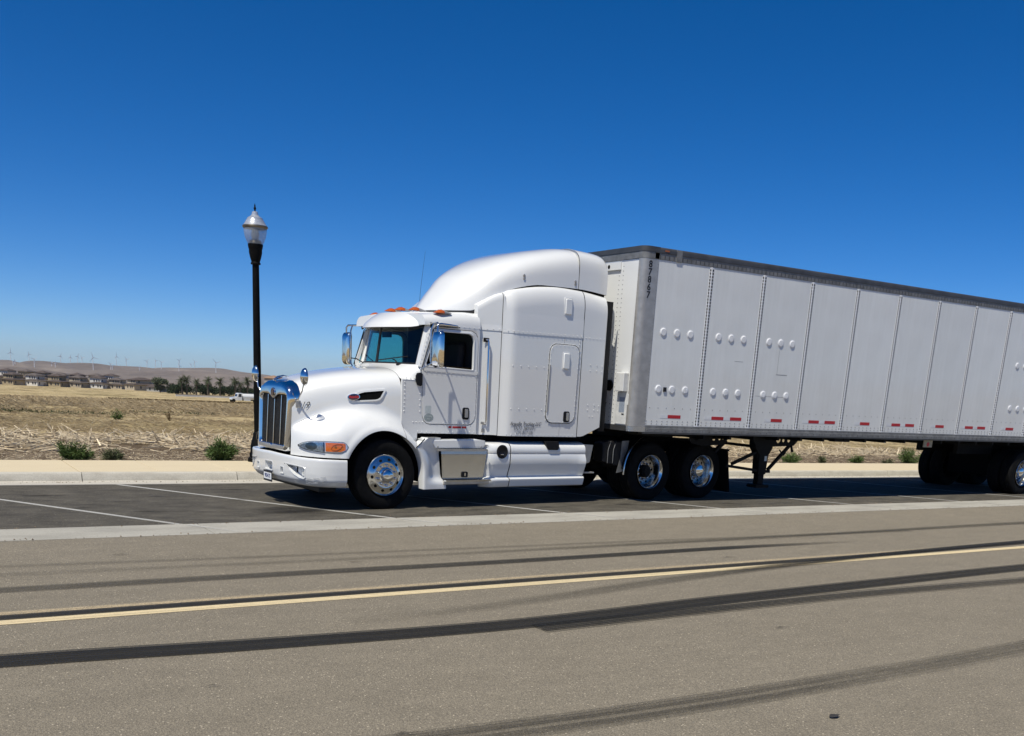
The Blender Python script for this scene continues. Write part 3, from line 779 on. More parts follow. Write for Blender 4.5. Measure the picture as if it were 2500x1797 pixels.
blades('dry_litter', M['stalk'], P, rng.uniform(0, 2 * PI, n), rng.normal(.02, .12, n), rng.uniform(.02, .12, n), rng.uniform(.004, .010, n), 'crumbled dry litter on the bare soil beside the sidewalk')
# ================================================================== TRACTOR UNIT (local frame: x rearwards, y away from the road, z up, front axle at x = 0)
truck = empty('semi_truck', (-0.25417, -0.01468, 0.0), 0.080430)
tag(truck, 'white conventional semi truck with a chrome grille and tall roof fairing', 'truck')
T = truck

# ---- hood and fenders: one blended skin found by marching rays out of a centre axis
h_w = smooth_interp([(-1.3, .50), (-1.15, .545), (-.9, .63), (-.5, .79), (-.1, .93), (.2, 1.01), (.32, 1.035), (.6, 1.05)])
h_t = smooth_interp([(-1.3, 1.64), (-1.15, 1.705), (-.86, 1.80), (-.4, 1.905), (0, 1.965), (.32, 2.00), (.6, 2.02)])
f_y = smooth_interp([(-1.21, .46), (-1.185, .56), (-1.165, .66), (-1.13, .775), (-1.08, .88), (-1.0, .99), (-.92, 1.075), (-.8, 1.155), (-.65, 1.205), (-.4, 1.22), (.8, 1.22)])
f_z = smooth_interp([(-1.30, 1.02), (-1.2, 1.09), (-1.0, 1.19), (-.8, 1.275), (-.5, 1.37), (-.25, 1.40), (0, 1.385), (.2, 1.325), (.36, 1.235), (.47, 1.12), (.53, 1.04), (.62, .93)])
OZ = .72
def hoodF(x, y, z, fender=True, hood=True):
    y = np.abs(y)
    w, t, fy, fz = h_w(x), h_t(x), f_y(x), f_z(x)
    zc = t - .46
    a = y / w; b = np.maximum(z - zc, 0) / .46
    f1 = ((a ** 3.7 + b ** 3.7) ** (1 / 3.7) - 1) * .55
    y0 = .42
    a = np.maximum(y - y0, 0) / (fy - y0); b = np.maximum(z - .80, 0) / (fz - .80)
    f2 = ((a ** 3.0 + b ** 3.0) ** (1 / 3.0) - 1) * .40
    if not hood: return f2
    if not fender: return f1
    k = .085; h = np.clip(.5 + .5 * (f2 - f1) / k, 0, 1)
    return f2 * (1 - h) + f1 * h - k * h * (1 - h)
def hood_r(x, th, **kw):
    lo = np.zeros_like(th); hi = np.full_like(th, 2.4)
    for _ in range(42):
        m = (lo + hi) / 2
        ins = hoodF(x, m * np.cos(th), OZ + m * np.sin(th), **kw) < 0
        lo = np.where(ins, m, lo); hi = np.where(ins, hi, m)
    return (lo + hi) / 2
AX, AZ, AR = -.04, .50, .622          # wheel arch
def low_z(x):
    d = AR * AR - (x - AX) ** 2
    arch = AZ + math.sqrt(d) if d > 0 else -9
    return max(.735, arch)
def flare(x, y, z):
    rho = np.hypot(x - AX, z - AZ)
    q = np.clip(1 - np.abs(rho - AR - .035) / .085, 0, 1); q = q * q * (3 - 2 * q)
    s = np.clip((np.abs(y) - 1.0) / .12, 0, 1)
    return .018 * q * s
def hood_grid(xs, n=64, top=PI / 2, zlow=low_z):
    rows = []
    for x in xs:
        zl = zlow(x); lo, hi = -.3, PI / 2
        for _ in range(40):
            m = (lo + hi) / 2; r = hood_r(x, np.array([m]))[0]
            if OZ + r * math.sin(m) < zl: lo = m
            else: hi = m
        th0 = hi; tp = top(x) if callable(top) else top
        u = np.linspace(0, 1, n + 1); th = th0 + (tp - th0) * u ** .9
        r = hood_r(x, th); y = r * np.cos(th); z = OZ + r * np.sin(th)
        y = y + flare(x, y, z)
        fd = max(0, min(1, (-.75 - x) / .40)); fd = fd * fd * (3 - 2 * fd)
        rows.append(np.stack([x + fd * .055 * np.maximum(z - .80, 0), -y, z], 1))
    return np.array(rows)
arch0 = AX - math.sqrt(AR ** 2 - (.735 - AZ) ** 2)
xs = np.concatenate([[-1.188, -1.182, -1.175, -1.165, -1.152, -1.135, -1.115, -1.09], np.linspace(-1.06, arch0 - .02, 12), [arch0 - .004, arch0 + .004, arch0 + .012, arch0 + .03], np.linspace(arch0 + .055, .305, 26)])
half = hood_grid(xs)
far = half[:, ::-1].copy(); far[:, :, 1] *= -1
G = np.concatenate([half, far[:, 1:]], 1)
b = MB(); b.grid(G)
# turned-in lip of the wheel arches
for side in (half[:, 0], far[:, -1]):
    inn = side.copy(); inn[:, 1] *= .93; inn[:, 2] += .004
    b.grid(np.stack([side, inn], 1))
hood = b.build('hood', M['paint'], T, smooth=50)
def surf_y(x, z):
    lo, hi = .1, 1.6
    for _ in range(40):
        m = (lo + hi) / 2
        if hoodF(x, m, z) < 0: lo = m
        else: hi = m
    return lo + float(flare(x, lo, z))
def surf_n(x, z):
    e = .01
    g = np.array([hoodF(x + e, surf_y(x, z), z) - hoodF(x - e, surf_y(x, z), z), hoodF(x, surf_y(x, z) + e, z) - hoodF(x, surf_y(x, z) - e, z), hoodF(x, surf_y(x, z), z + e) - hoodF(x, surf_y(x, z), z - e)])
    g /= np.linalg.norm(g); return np.array([g[0], -g[1], g[2]])
def on_skin(x, z, off, side=-1):
    n_ = surf_n(x, z); p = np.array([x, -surf_y(x, z), z]) + n_ * off
    if side > 0: p[1] *= -1
    return p
# fender tail fixed to the cab, behind the hood seam
def tail_low(x):
    d = AR * AR - (x - AX) ** 2
    a = AZ + math.sqrt(d) if d > 0 else .5
    return a
xt = np.linspace(.312, .53, 10)
for s in (-1, 1):
    rows = []
    for i, x in enumerate(xt):
        zt_ = float(f_z(x)) - .004; zl = max(tail_low(x), .86 + (x - .46) * 2.0 if x > .46 else 0)
        zl = min(zl, zt_ - .02)
        zz = np.linspace(zl, zt_, 14); row = []
        for z in zz:
            bq = max(z - .80, 0) / (float(f_z(x)) - .80); aa = max(0, 1 - bq ** 3.0) ** (1 / 3.0)
            y = .42 + aa * (float(f_y(x)) - .42); y = max(y, .98); y += float(flare(x, y, z))
            row.append((x, s * y, z))
        row.append((x, s * .95, zt_ + .005))
        rows.append(row)
    b = MB(); b.grid(rows)
    b.grid([[r_[0], (r_[0][0], r_[0][1] * .9, r_[0][2])] for r_ in rows])
    b.grid([[q, (q[0] + .005, q[1] * .93, q[2])] for q in rows[-1]][0:])
    b.build('fender_tail', M['paint'], T, smooth=50)
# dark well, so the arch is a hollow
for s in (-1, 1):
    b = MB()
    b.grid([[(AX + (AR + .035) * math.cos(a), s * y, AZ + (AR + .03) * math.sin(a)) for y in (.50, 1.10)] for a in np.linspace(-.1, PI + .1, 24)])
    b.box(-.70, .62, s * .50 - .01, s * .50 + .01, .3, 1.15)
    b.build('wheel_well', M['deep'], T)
# seam lines
b = MB(); row = half[-1].copy(); row = np.concatenate([row, far[-1][1:]])
b.grid([[(.304, p[1] * .995, p[2] - .002), (.313, p[1] * .995, p[2] - .002)] for p in row])
b.build('hood_seam', M['seal'], T)

# ---- grille
def gril(z, hw0, hw1, z0, z1, r):
    """rounded, slightly tapered frame outline in (y, z)"""
    out = []
    pts = rrect(-.5, .5, z0, z1, [r * .35, r * .35, r, r], 8)
    for y, zz in pts:
        w = hw0 + (hw1 - hw0) * (zz - z0) / (z1 - z0)
        out.append((y * 2 * w, zz + (.028 * (1 - (y / .5) ** 2) if zz > (z0 + z1) / 2 else 0)))
    return out
outer_b = gril(0, .515, .56, .755, 1.705, .20); outer_f = gril(0, .505, .55, .76, 1.69, .19)
face_o = gril(0, .485, .53, .775, 1.665, .17)
in_f = gril(0, .435, .465, .845, 1.545, .07); in_b = gril(0, .43, .458, .85, 1.54, .065)
# V-shaped dip of the top bar round the emblem
def dip(p): return [(y, z - (.075 * max(0, 1 - abs(y) / .19) ** 1.2 if z > 1.4 else 0)) for y, z in p]
def ins(p):   # extra points on the top edge so that the dip is round
    out = []
    for i, q in enumerate(p):
        out.append(q); r_ = p[(i + 1) % len(p)]
        if abs(q[1] - r_[1]) < .03 and q[1] > 1.3 and abs(q[0] - r_[0]) > .25:
            for t in np.linspace(0, 1, 18)[1:-1]:
                y = q[0] + (r_[0] - q[0]) * t
                out.append((y, q[1] + (r_[1] - q[1]) * t + (.028 * (1 - (y / .5) ** 2) if len(p) and p is not in_f and p is not in_b else 0) - (0)))
        else:
            pass
    return out
face_m = gril(0, .462, .50, .812, 1.605, .12)
rings = [(-1.08, ins(outer_b)), (-1.165, ins(outer_f)), (-1.208, ins(gril(0, .497, .542, .765, 1.682, .18))), (-1.235, ins(face_o)), (-1.249, ins(face_m)), (-1.243, dip(ins(in_f))), (-1.205, dip(ins(in_b)))]
LEAN = lambda z: .055 * (z - .80)
nmin = min(len(r_[1]) for r_ in rings)
def resample(p, n=110):
    p = np.array(p + [p[0]]); d = np.concatenate([[0], np.cumsum(np.hypot(*np.diff(p, axis=0).T))]); t = np.linspace(0, d[-1], n + 1)[:-1]
    # start at bottom centre for every ring
    return np.stack([np.interp(t, d, p[:, 0]), np.interp(t, d, p[:, 1])], 1)
b = MB(); n_ = 120; ang = np.linspace(-PI / 2, 1.5 * PI, n_ + 1)[:-1]
def polar(p):
    q = resample(p, 900); a = np.arctan2((q[:, 1] - 1.2) / .45, q[:, 0] / .5); a = np.where(a < -PI / 2, a + 2 * PI, a); i = np.argsort(a); a = a[i]; q = q[i]
    return np.stack([np.interp(ang, a, q[:, 0], period=2 * PI), np.interp(ang, a, q[:, 1], period=2 * PI)], 1)
b.grid([[(x + LEAN(p[1]), p[0], p[1]) for p in polar(r_)] for x, r_ in rings], cv=True)
grille = b.build('grille_surround', M['chrome'], T, smooth=75)
b = MB()
for z in np.linspace(.85, 1.54, 64): b.box(-1.206 + LEAN(z), -1.201 + LEAN(z), -.46, .46, z - .0022, z + .0022)
b.build('grille_mesh', M['mesh_dark'], T, kind='stuff')
MB().prism([(-1.198 + LEAN(.83), .83), (-1.198 + LEAN(1.56), 1.56), (-1.19 + LEAN(1.56), 1.56), (-1.19 + LEAN(.83), .83)], 1, -.47, .47).build('grille_backing', M['deep'], T)
for y in (-.46, -.235, 0, .235, .46):
    zt_ = 1.535 - (.06 if abs(y) < .05 else 0)
    MB().bar((-1.216 + LEAN(.845), y, .845), (-1.216 + LEAN(zt_), y, zt_), .010, .014).build('grille_bar', M['chrome'], T, bevel=.004, seg=1)
MB().prism([(-.42, .79), (0, .775), (.42, .79), (.43, .84), (.06, .842), (0, .815), (-.06, .842), (-.43, .84)], 0, -1.256, -1.225).build('grille_foot', M['galv'], T, bevel=.004, seg=1)
MB().lathe([(.062, -.006), (.066, .0), (.06, .008)], (-1.252 + LEAN(1.565), 0, 1.565), 'x', 28).build('emblem_ring', M['chrome'], T, smooth=40)
MB().lathe([(.05, -.013), (.052, -.008)], (-1.252 + LEAN(1.565), 0, 1.565), 'x', 24).build('emblem', M['badge_red'], T)
# bonnet mascot
b = MB()
b.tube([(-1.20, 0, 1.735), (-1.13, 0, 1.775), (-1.05, 0, 1.795), (-.97, 0, 1.79)], [.012, .02, .016, .006], 8)
b.grid([[(-1.15, -.004, 1.735), (-1.15, .004, 1.735)], [(-1.10, -.004, 1.79), (-1.10, .004, 1.79)], [(-.98, -.003, 1.80), (-.98, .003, 1.80)]])
b.obox((-1.08, 0, 1.745), (.09, 0, .018), (0, .018, 0), (-.002, 0, .012))
b.build('hood_ornament', M['chrome'], T, smooth=50)

# ---- bumper
BP = [(-.645, 1.222), (-.80, 1.195), (-.95, 1.135), (-1.08, 1.02), (-1.17, .87), (-1.225, .68), (-1.258, .42), (-1.27, .18), (-1.272, 0)]
_q = np.array(BP[::-1]); _d = np.concatenate([[0], np.cumsum(np.hypot(*np.diff(_q, axis=0).T))]); _d /= _d[-1]
_bx = smooth_interp(list(zip(_d, _q[:, 0]))); _by = smooth_interp(list(zip(_d, _q[:, 1])))
bump_xy = smooth_interp([(p[1], p[0]) for p in BP[::-1]])
def bump_pt(s, z):
    """s in -1..1 across the bumper"""
    t = abs(s)
    x = float(_bx(t)); y = float(_by(t))
    return x, math.copysign(y, s), z
prof = [(.694, -.10), (.706, -.03), (.712, -.008), (.704, .004), (.68, .010), (.60, .012), (.50, .010), (.43, .004), (.405, -.002), (.385, -.018), (.345, -.05), (.322, -.085), (.315, -.16)]
SS = np.linspace(1, -1, 97)
def bumper_grid(ss, pf, rise=True):
    rows = []
    for s in ss:
        x, y, _ = bump_pt(s, 0); e = 1e-3; x2, y2, _ = bump_pt(s - e if s > -.99 else s + e, 0)
        tx, ty = (x2 - x), (y2 - y); L = math.hypot(tx, ty); n_x, n_y = -abs(ty) / L, math.copysign(abs(tx) / L, s)
        row = []
        for z, o in pf:
            zz = z + (0.0 if not rise else (.03 * (1 - abs(s)) ** 1 if z > .6 else .01 * (1 - abs(s))))
            row.append((x + n_x * o, y + n_y * o, zz))
        rows.append(row)
    return rows
FOG = [(.50, .612), (.60, .606), (.80, .596), (.905, .584), (.93, .56), (.93, .46), (.90, .438), (.82, .448), (.72, .492), (.62, .556)]
POCK = [('center_slot', rrect(-.13, .13, .475, .592, .02, 3)), ('tow_hook_slot', rrect(-.465, -.385, .465, .55, .012, 3)), ('tow_hook_slot', rrect(.385, .465, .465, .55, .012, 3)), ('fog_lamp_slot', [(-y, z) for y, z in FOG]), ('fog_lamp_slot', FOG)]
_pz = np.array([p[0] for p in prof]); _pd = np.concatenate([[0], np.cumsum(np.hypot(np.diff(_pz), np.diff([p[1] for p in prof])))])
_pt = np.linspace(0, _pd[-1], 64)
prof_f = list(zip(np.interp(_pt, _pd, _pz), np.interp(_pt, _pd, [p[1] for p in prof])))
def in_poly(y, z, P):
    c = False; j = len(P) - 1
    for i in range(len(P)):
        (yi, zi), (yj, zj) = P[i], P[j]
        if (zi > z) != (zj > z) and y < (yj - yi) * (z - zi) / (zj - zi) + yi: c = not c
        j = i
    return c
SF = np.linspace(1, -1, 281)
bg_ = bumper_grid(SF, prof_f)
b = MB(); b.grid(bg_)
keep = []
for f in b.f:
    p = np.mean([b.v[i] for i in f], 0)
    if p[2] < .64 and p[2] > .42 and any(in_poly(p[1], p[2], P) for _, P in POCK): continue
    keep.append(f)
b.f = keep
bumper = b.build('bumper', M['paint'], T, smooth=45)
b = MB()                                              # closing web behind the bumper skin
b.prism([(-1.15, -.7), (-1.15, .7), (-.7, 1.1), (-.62, 1.1), (-.62, -1.1), (-.7, -1.1)], 2, .36, .70)
b.build('bumper_brace', M['deep'], T)
def bump_off(y, z, o):
    t = abs(y); x = float(bump_xy(t)); e = .01; x2 = float(bump_xy(min(t + e, 1.215)))
    n_ = np.array([-e, x2 - x]); n_ /= np.linalg.norm(n_)
    zz = (.50 - z) / .1; base = .012 if z > .5 else .012 - .004 * max(0, zz)
    return (x + n_[0] * (o + base), y + math.copysign(abs(n_[1]), y) * (o + base), z)
for name, P in POCK:
    c = np.mean(np.array(P), 0); P2 = []
    for i in range(len(P)):
        q, r_ = P[i], P[(i + 1) % len(P)]; m = max(1, int(math.hypot(r_[0] - q[0], r_[1] - q[1]) / .03))
        P2 += [(q[0] + (r_[0] - q[0]) * k / m, q[1] + (r_[1] - q[1]) * k / m) for k in range(m)]
    sc_ = lambda k, dy=0: [(c[0] + (y - c[0]) * k + dy, c[1] + (z - c[1]) * k) for y, z in P2]
    def grow(d): return [(y + d * np.sign(y - c[0]), z + d * np.sign(z - c[1])) for y, z in P2]
    r0 = [bump_off(y, z, -.004) for y, z in grow(.016)]; r1 = [bump_off(y, z, .0035) for y, z in grow(.010)]; r2 = [bump_off(y, z, .002) for y, z in P2]
    dep = .05 if 'hook' in name else .085
    r3 = [(p[0] + dep, p[1] * (.985 if abs(c[0]) > .1 else 1), p[2] - .008) for p in [bump_off(y, z, 0) for y, z in sc_(.90)]]
    b = MB(); b.grid([r0, r1, r2, r3], cv=True); b.add(r3, [tuple(range(len(r3)))])
    b.build(name, M['paint'], bumper, smooth=30)
for s in (-1, 1):
    MB().lathe([(.012, -.03), (.044, -.026), (.05, -.01), (.048, .04)], (-1.115, s * .855, .512), 'x', 18).build('fog_lamp', M['lamp_cap'], bumper, smooth=40)
    MB().box(-1.10, -1.0, s * .855 - .07, s * .855 + .07, .44, .585).build('fog_lamp_bracket', M['black'], bumper)
# scrape on the near corner, a patch of bare grey scoring
b = MB()
for k in range(46):
    s0 = random.uniform(.62, .80); z0 = random.uniform(.375, .455) + (s0 - .70) * .12; L = random.uniform(.01, .05)
    (xa, ya, _), (xb, yb, _) = bump_pt(-s0, 0), bump_pt(-(s0 + L), 0); h = random.uniform(.0015, .005); o_ = .006
    dz = random.uniform(-.02, .02)
    b.add([(xa - .014, ya - o_, z0), (xb - .012, yb - o_ - .004, z0 + dz), (xb - .012, yb - o_ - .004, z0 + dz + h), (xa - .014, ya - o_, z0 + h)], [(0, 1, 2, 3)])
b.build('scrape_marks', plain('scraped_primer', (.36, .37, .38), .6, var=.3, vscale=60), bumper, kind='stuff')
# number plate, hung below the centre slot
b = MB().box(-1.303, -1.297, -.155, .155, .305, .46); pl_ = b.build('number_plate', M['ink'], T, bevel=.003, seg=1)
MB().box(-1.306, -1.3035, -.135, .135, .335, .43).build('plate_face', M['plate'], pl_)
text_mesh('9E54175', .075, M['plate_ink'], 'plate_number', (-1.3075, 0, .383), (PI / 2, 0, -PI / 2), pl_, sx=.72, bold=.001)
MB().box(-.96, -.70, -1.0, 1.0, .24, .335).build('front_spoiler_lip', M['black'], T, bevel=.02)

# ---- head lamps on both fender noses
_zhi = smooth_interp([(-1.15, .885), (-1.125, .915), (-1.08, .94), (-1.0, .955), (-.85, .96), (-.70, .958), (-.655, .94), (-.625, .90)])
def zhi(x): return float(_zhi(x))
_zlo = smooth_interp([(-1.15, .872), (-1.125, .845), (-1.08, .825), (-1.0, .812), (-.85, .803), (-.74, .805), (-.67, .83), (-.625, .888)])
def zlo(x): return float(_zlo(x))
def lamp_patch(x0, x1, off, m0=0.0, m1=1.0, n=22, k=8, side=-1, shrink=0.0):
    rows = []
    for x in np.linspace(x0, x1, n):
        a, c = zlo(x) + shrink, zhi(x) - shrink
        if c < a: a = c = (a + c) / 2
        rows.append([on_skin(x, a + (c - a) * (m0 + (m1 - m0) * t), off, side) for t in np.linspace(0, 1, k)])
    return rows
dish = plain('lamp_reflector', (.74, .76, .76), .28, .45, var=.35, vscale=28)
for s in (-1, 1):
    hl = MB(); hl.grid(lamp_patch(-1.15, -.625, .006, side=s))
    hp = hl.build('headlight', M['seal'], T, smooth=60)
    q = MB(); q.grid(lamp_patch(-1.141, -.637, .009, side=s, shrink=.006)); q.build('lamp_housing', M['lamp_cap'], hp, smooth=60)
    q = MB(); q.grid(lamp_patch(-1.13, -.925, .012, side=s, shrink=.011)); q.build('lamp_bowl', dish, hp, smooth=60)
    c0 = on_skin(-1.08, .882, .013, s)
    n0 = surf_n(-1.08, .882)
    q = MB(); q.grid([[on_skin(-1.04 + r_ * 1.0 * math.cos(a), .882 + r_ * .95 * math.sin(a), .0135 + .003 * (1 - r_ / .05), s) for a in np.linspace(0, 2 * PI, 20)] for r_ in (.001, .02, .04, .055)])
    q.build('low_beam', plain('low_beam_bowl', (.22, .25, .25), .3, .5), hp, smooth=60)
    q = MB(); q.grid([[on_skin(-.982 + .045 * u, .882 + .05 * v, .0135, s) for v in np.linspace(-1, 1, 5)] for u in np.linspace(-1, 1, 6)]); q.build('high_beam', M['lamp_cap'], hp, smooth=60)
    q = MB(); q.grid([[on_skin(-.922 + .006 * u, .882 + .062 * v, .0142, s) for v in np.linspace(-1, 1, 5)] for u in (-1, 1)]); q.build('lamp_divider', plain('blue_grey_divider', (.05, .08, .2), .2), hp, smooth=60)
    q = MB(); q.grid(lamp_patch(-.905, -.665, .0135, .05, .95, side=s, shrink=.012)); q.build('turn_signal', M['orange'], hp, smooth=60)
    ring = [(-.845, .865), (-.82, .905), (-.775, .925), (-.72, .925), (-.705, .91), (-.735, .87), (-.775, .845), (-.82, .842)]
    q = MB(); q.tube([on_skin(a, c, .0165, s) for a, c in ring], .004, 5, True); q.build('signal_ridge', M['amber'], hp)
    q = MB(); q.grid([[on_skin(-.79 + r_ * math.cos(a), .885 + r_ * .8 * math.sin(a), .0155, s) for a in np.linspace(0, 2 * PI, 12)] for r_ in (.001, .018)]); q.build('signal_bulb', plain('bulb_brown', (.25, .09, .02), .3), hp)
    q = MB(); q.grid(lamp_patch(-1.143, -.92, .020, side=s, shrink=.005)); q.build('lamp_lens', M['lens'], hp, smooth=60)

# ---- hood side vent with oval badge, number, hood mirrors
def skin_prism(name, poly, off0, off1, mat, parent=T, smooth=35, inner=None):
    b = MB(); A = [on_skin(x, z, off1) for x, z in poly]; B = [on_skin(x, z, off0) for x, z in poly]; n_ = len(poly)
    if inner:
        C = [on_skin(x, z, off1) for x, z in inner]; D = [on_skin(x, z, off0) for x, z in inner]
        b.grid([B, A, C, D], cv=True)
    else:
        c = on_skin(*np.mean(np.array(poly), 0), off1)
        b.add(A + [c], [(i, (i + 1) % n_, n_) for i in range(n_)])
        b.grid([B, A], cv=True)
    return b.build(name, mat, parent, smooth=smooth)
vout = [(-.385, 1.49), (-.34, 1.60), (-.30, 1.635), (-.22, 1.66), (.075, 1.695), (.085, 1.675), (.03, 1.575), (-.01, 1.535), (-.06, 1.52)]
vin = [(-.345, 1.515), (-.31, 1.59), (-.28, 1.613), (-.21, 1.635), (.048, 1.668), (.05, 1.66), (.005, 1.575), (-.03, 1.55), (-.07, 1.54)]
skin_prism('side_vent_frame', vout, -.01, .016, M['paint'], inner=vin)
skin_prism('side_vent', vin, -.01, .003, M['deep'])
ov = lambda r_, k: [(-.36 + .083 * r_ * math.cos(a), 1.562 + .044 * r_ * math.sin(a) - .0 + .1 * .083 * r_ * math.cos(a)) for a in np.linspace(0, 2 * PI, 26)[:-1]]
bd = skin_prism('oval_badge', ov(1, 0), .0, .024, M['chrome'])
skin_prism('badge_face', ov(.9, 0), .0, .0262, M['badge_red'], bd)
p0 = on_skin(-.36, 1.562, .030); n0 = surf_n(-.36, 1.562); yaw_ = math.atan2(n0[1], n0[0]) + PI / 2
text_mesh('Peterbilt', .052, M['badge_red2'], 'badge_script', tuple(p0), (PI / 2, -.05, yaw_), bd, shear=.25, sx=.78, bold=.0012)
p1 = on_skin(-1.0, 1.415, .004); n1 = surf_n(-1.0, 1.415)
text_mesh('19', .14, M['ink'], 'fleet_number', tuple(p1), (PI / 2, -.02, math.atan2(n1[1], n1[0]) + PI / 2), T, shear=.55, sx=.8, bold=-.001)
# small badge plate by the hood mirror stalk
pz = on_skin(-1.105, 1.41, .006); nz_ = surf_n(-1.105, 1.41); a_ = math.atan2(nz_[1], nz_[0])
for s in (-1, 1):
    hm = empty('hood_mirror', (0, 0, 0), 0, T)
    base = on_skin(-1.08, 1.45, .0, s)
    top = np.array([-1.085, s * .86, 1.735])
    MB().tube([base, base + np.array([-.012, s * .05, .05]), (-1.11, s * .78, 1.62), (-1.105, s * .825, 1.73), top + np.array([.0, 0, .03])], .011, 8).build('stalk', M['chrome'], hm, smooth=60)
    MB().obox(tuple(base + np.array([0, s * .01, -.02])), (.035, 0, 0), (0, .012, 0), (0, 0, .05)).build('foot', M['galv'], hm, bevel=.006)
    b = MB(); G_ = []
    for u in np.linspace(0, 1, 9):
        r_ = math.sin(u * PI / 2); dep = math.cos(u * PI / 2) * .065
        G_.append([(top[0] - .02 - dep, top[1] + .088 * r_ * math.cos(a), top[2] + .07 + .118 * r_ * math.sin(a)) for a in np.linspace(0, 2 * PI, 25)[:-1]])
    b.grid(G_, cv=True); hd = b.build('mirror_shell', M['chrome'], hm, smooth=60)
    MB().lathe([(.0865, 0), (.08, .008)], (top[0] - .018, 0, 0), 'x', 24)
    g_ = MB(); ring_ = [(top[0] - .016, top[1] + .086 * math.cos(a), top[2] + .07 + .116 * math.sin(a)) for a in np.linspace(0, 2 * PI, 25)[:-1]]
    g_.add(ring_, [tuple(range(24))]); g_.build('mirror_glass', M['chrome'], hm)
# ---- cab shell
YC = 1.05
# lower cab side (kick panel + sill): one plate per side with the door let in
def cab_profile(): return [(.306, 1.845), (.306, 1.10), (.46, .935), (.575, .975), (.58, 1.085), (1.625, 1.085), (1.625, 2.615), (.80, 2.615), (.745, 2.55), (.61, 2.09), (.60, 1.99), (.595, 1.85)]
DOOR = [(.655, 1.335), (.68, 1.265), (.73, 1.225), (.80, 1.215), (1.47, 1.215), (1.54, 1.235), (1.585, 1.285), (1.605, 1.36), (1.605, 2.41), (1.59, 2.50), (1.55, 2.555), (1.48, 2.585), (.86, 2.585), (.815, 2.565), (.79, 2.53), (.625, 2.08), (.63, 2.0)]
WIN = [(.705, 2.055), (1.505, 2.03), (1.515, 2.05), (1.515, 2.44), (1.49, 2.505), (1.43, 2.535), (.90, 2.535), (.85, 2.51), (.70, 2.09)]
for s in (-1, 1):
    y0, y1 = (s * YC, s * (YC - .035))
    MB().prism([(x + (.12 if s > 0 and z > 1.9 and x < .8 else 0), z) for x, z in cab_profile()], 1, y0, y1, [DOOR] if s < 0 else [[(max(x, .79 if z > 2.0 else x), z) for x, z in DOOR]]).build('cab_side', M['paint'], T, bevel=.004, seg=1)
    d = MB().prism(DOOR, 1, s * (YC + .002), s * (YC - .03), [WIN])
    cx, cz = np.mean(np.array(DOOR), 0)
    door_in = [(cx + (x - cx) * .986, cz + (z - cz) * .990) for x, z in DOOR]
    d = MB().prism(door_in, 1, s * (YC + .004), s * (YC - .03), [WIN])
    dr = d.build('door', M['paint'], T, bevel=.006, seg=2)
    # dark rubber seal showing in the door gap
    MB().prism([(cx + (x - cx) * 1.006, cz + (z - cz) * 1.005) for x, z in DOOR], 1, s * (YC - .012), s * (YC - .02), [door_in]).build('door_seal', M['seal'], T)
    wx, wz = np.mean(np.array(WIN), 0)
    big = [(wx + (x - wx) * 1.065, wz + (z - wz) * 1.10) for x, z in WIN]
    MB().prism(big, 1, s * (YC + .012), s * (YC + .001), [WIN]).build('window_frame', M['paint'], dr, bevel=.004, seg=1)
    MB().prism([(.665, 1.975), (1.60, 1.955), (1.60, 2.005), (1.585, 2.022), (.67, 2.043)], 1, s * (YC + .010), s * (YC + .0015)).build('belt_rail', M['paint'], dr, bevel=.003, seg=1)
    if s > 0: MB().prism(WIN, 1, s * (YC - .016), s * (YC - .02)).build('door_window', M['glass2'], dr)
    else:     # quarter of the pane is wound down; its top edge shows near the sill
        MB().prism([(.70, 2.03), (1.51, 2.02), (1.51, 2.055), (.70, 2.07)], 1, s * (YC - .016), s * (YC - .02)).build('door_window', M['dark_glass'], dr)
    hb_ = MB().prism(rrect(1.355, 1.475, 1.30, 1.475, .03), 1, s * (YC + .012), s * (YC + .003)).build('door_handle', M['black'], dr, bevel=.004)
    MB().prism(rrect(1.395, 1.45, 1.33, 1.455, .012), 1, s * (YC + .022), s * (YC + .012)).build('handle_lever', M['galv'], hb_, bevel=.004)
    b = MB()
    for x in np.linspace(.70, 1.56, 11): b.rivet((x, s * (YC + .0065), 1.965 - (x - .7) * .022), (0, s, 0), .007)
    for x in np.linspace(.78, 1.5, 7): b.rivet((x, s * (YC + .0045), 1.24), (0, s, 0), .006)
    for z in np.linspace(1.36, 1.93, 8): b.rivet((1.585, s * (YC + .0045), z), (0, s, 0), .006)
    for z in np.linspace(1.40, 1.81, 8): b.rivet((.345, s * (YC + .001), z), (0, s, 0), .008)
    for z in np.linspace(1.40, 1.90, 7): b.rivet((.61, s * (YC + .001), z), (0, s, 0), .008)
    for x in (.37, .44, .51): b.rivet((x, s * (YC + .001), 1.865), (0, s, 0), .009)
    for x in np.linspace(.58, 1.58, 14): b.rivet((x, s * (YC + .001), 1.115), (0, s, 0), .007)
    for x in np.linspace(.50, .66, 4): b.rivet((x, s * (YC + .001), 1.25), (0, s, 0), .007)
    for x in np.linspace(1.16, 1.60, 6): b.rivet((x, s * (YC + .001), 2.632), (0, s, 0), .007)
    b.build('cab_rivets', M['paint'], T, kind='stuff')
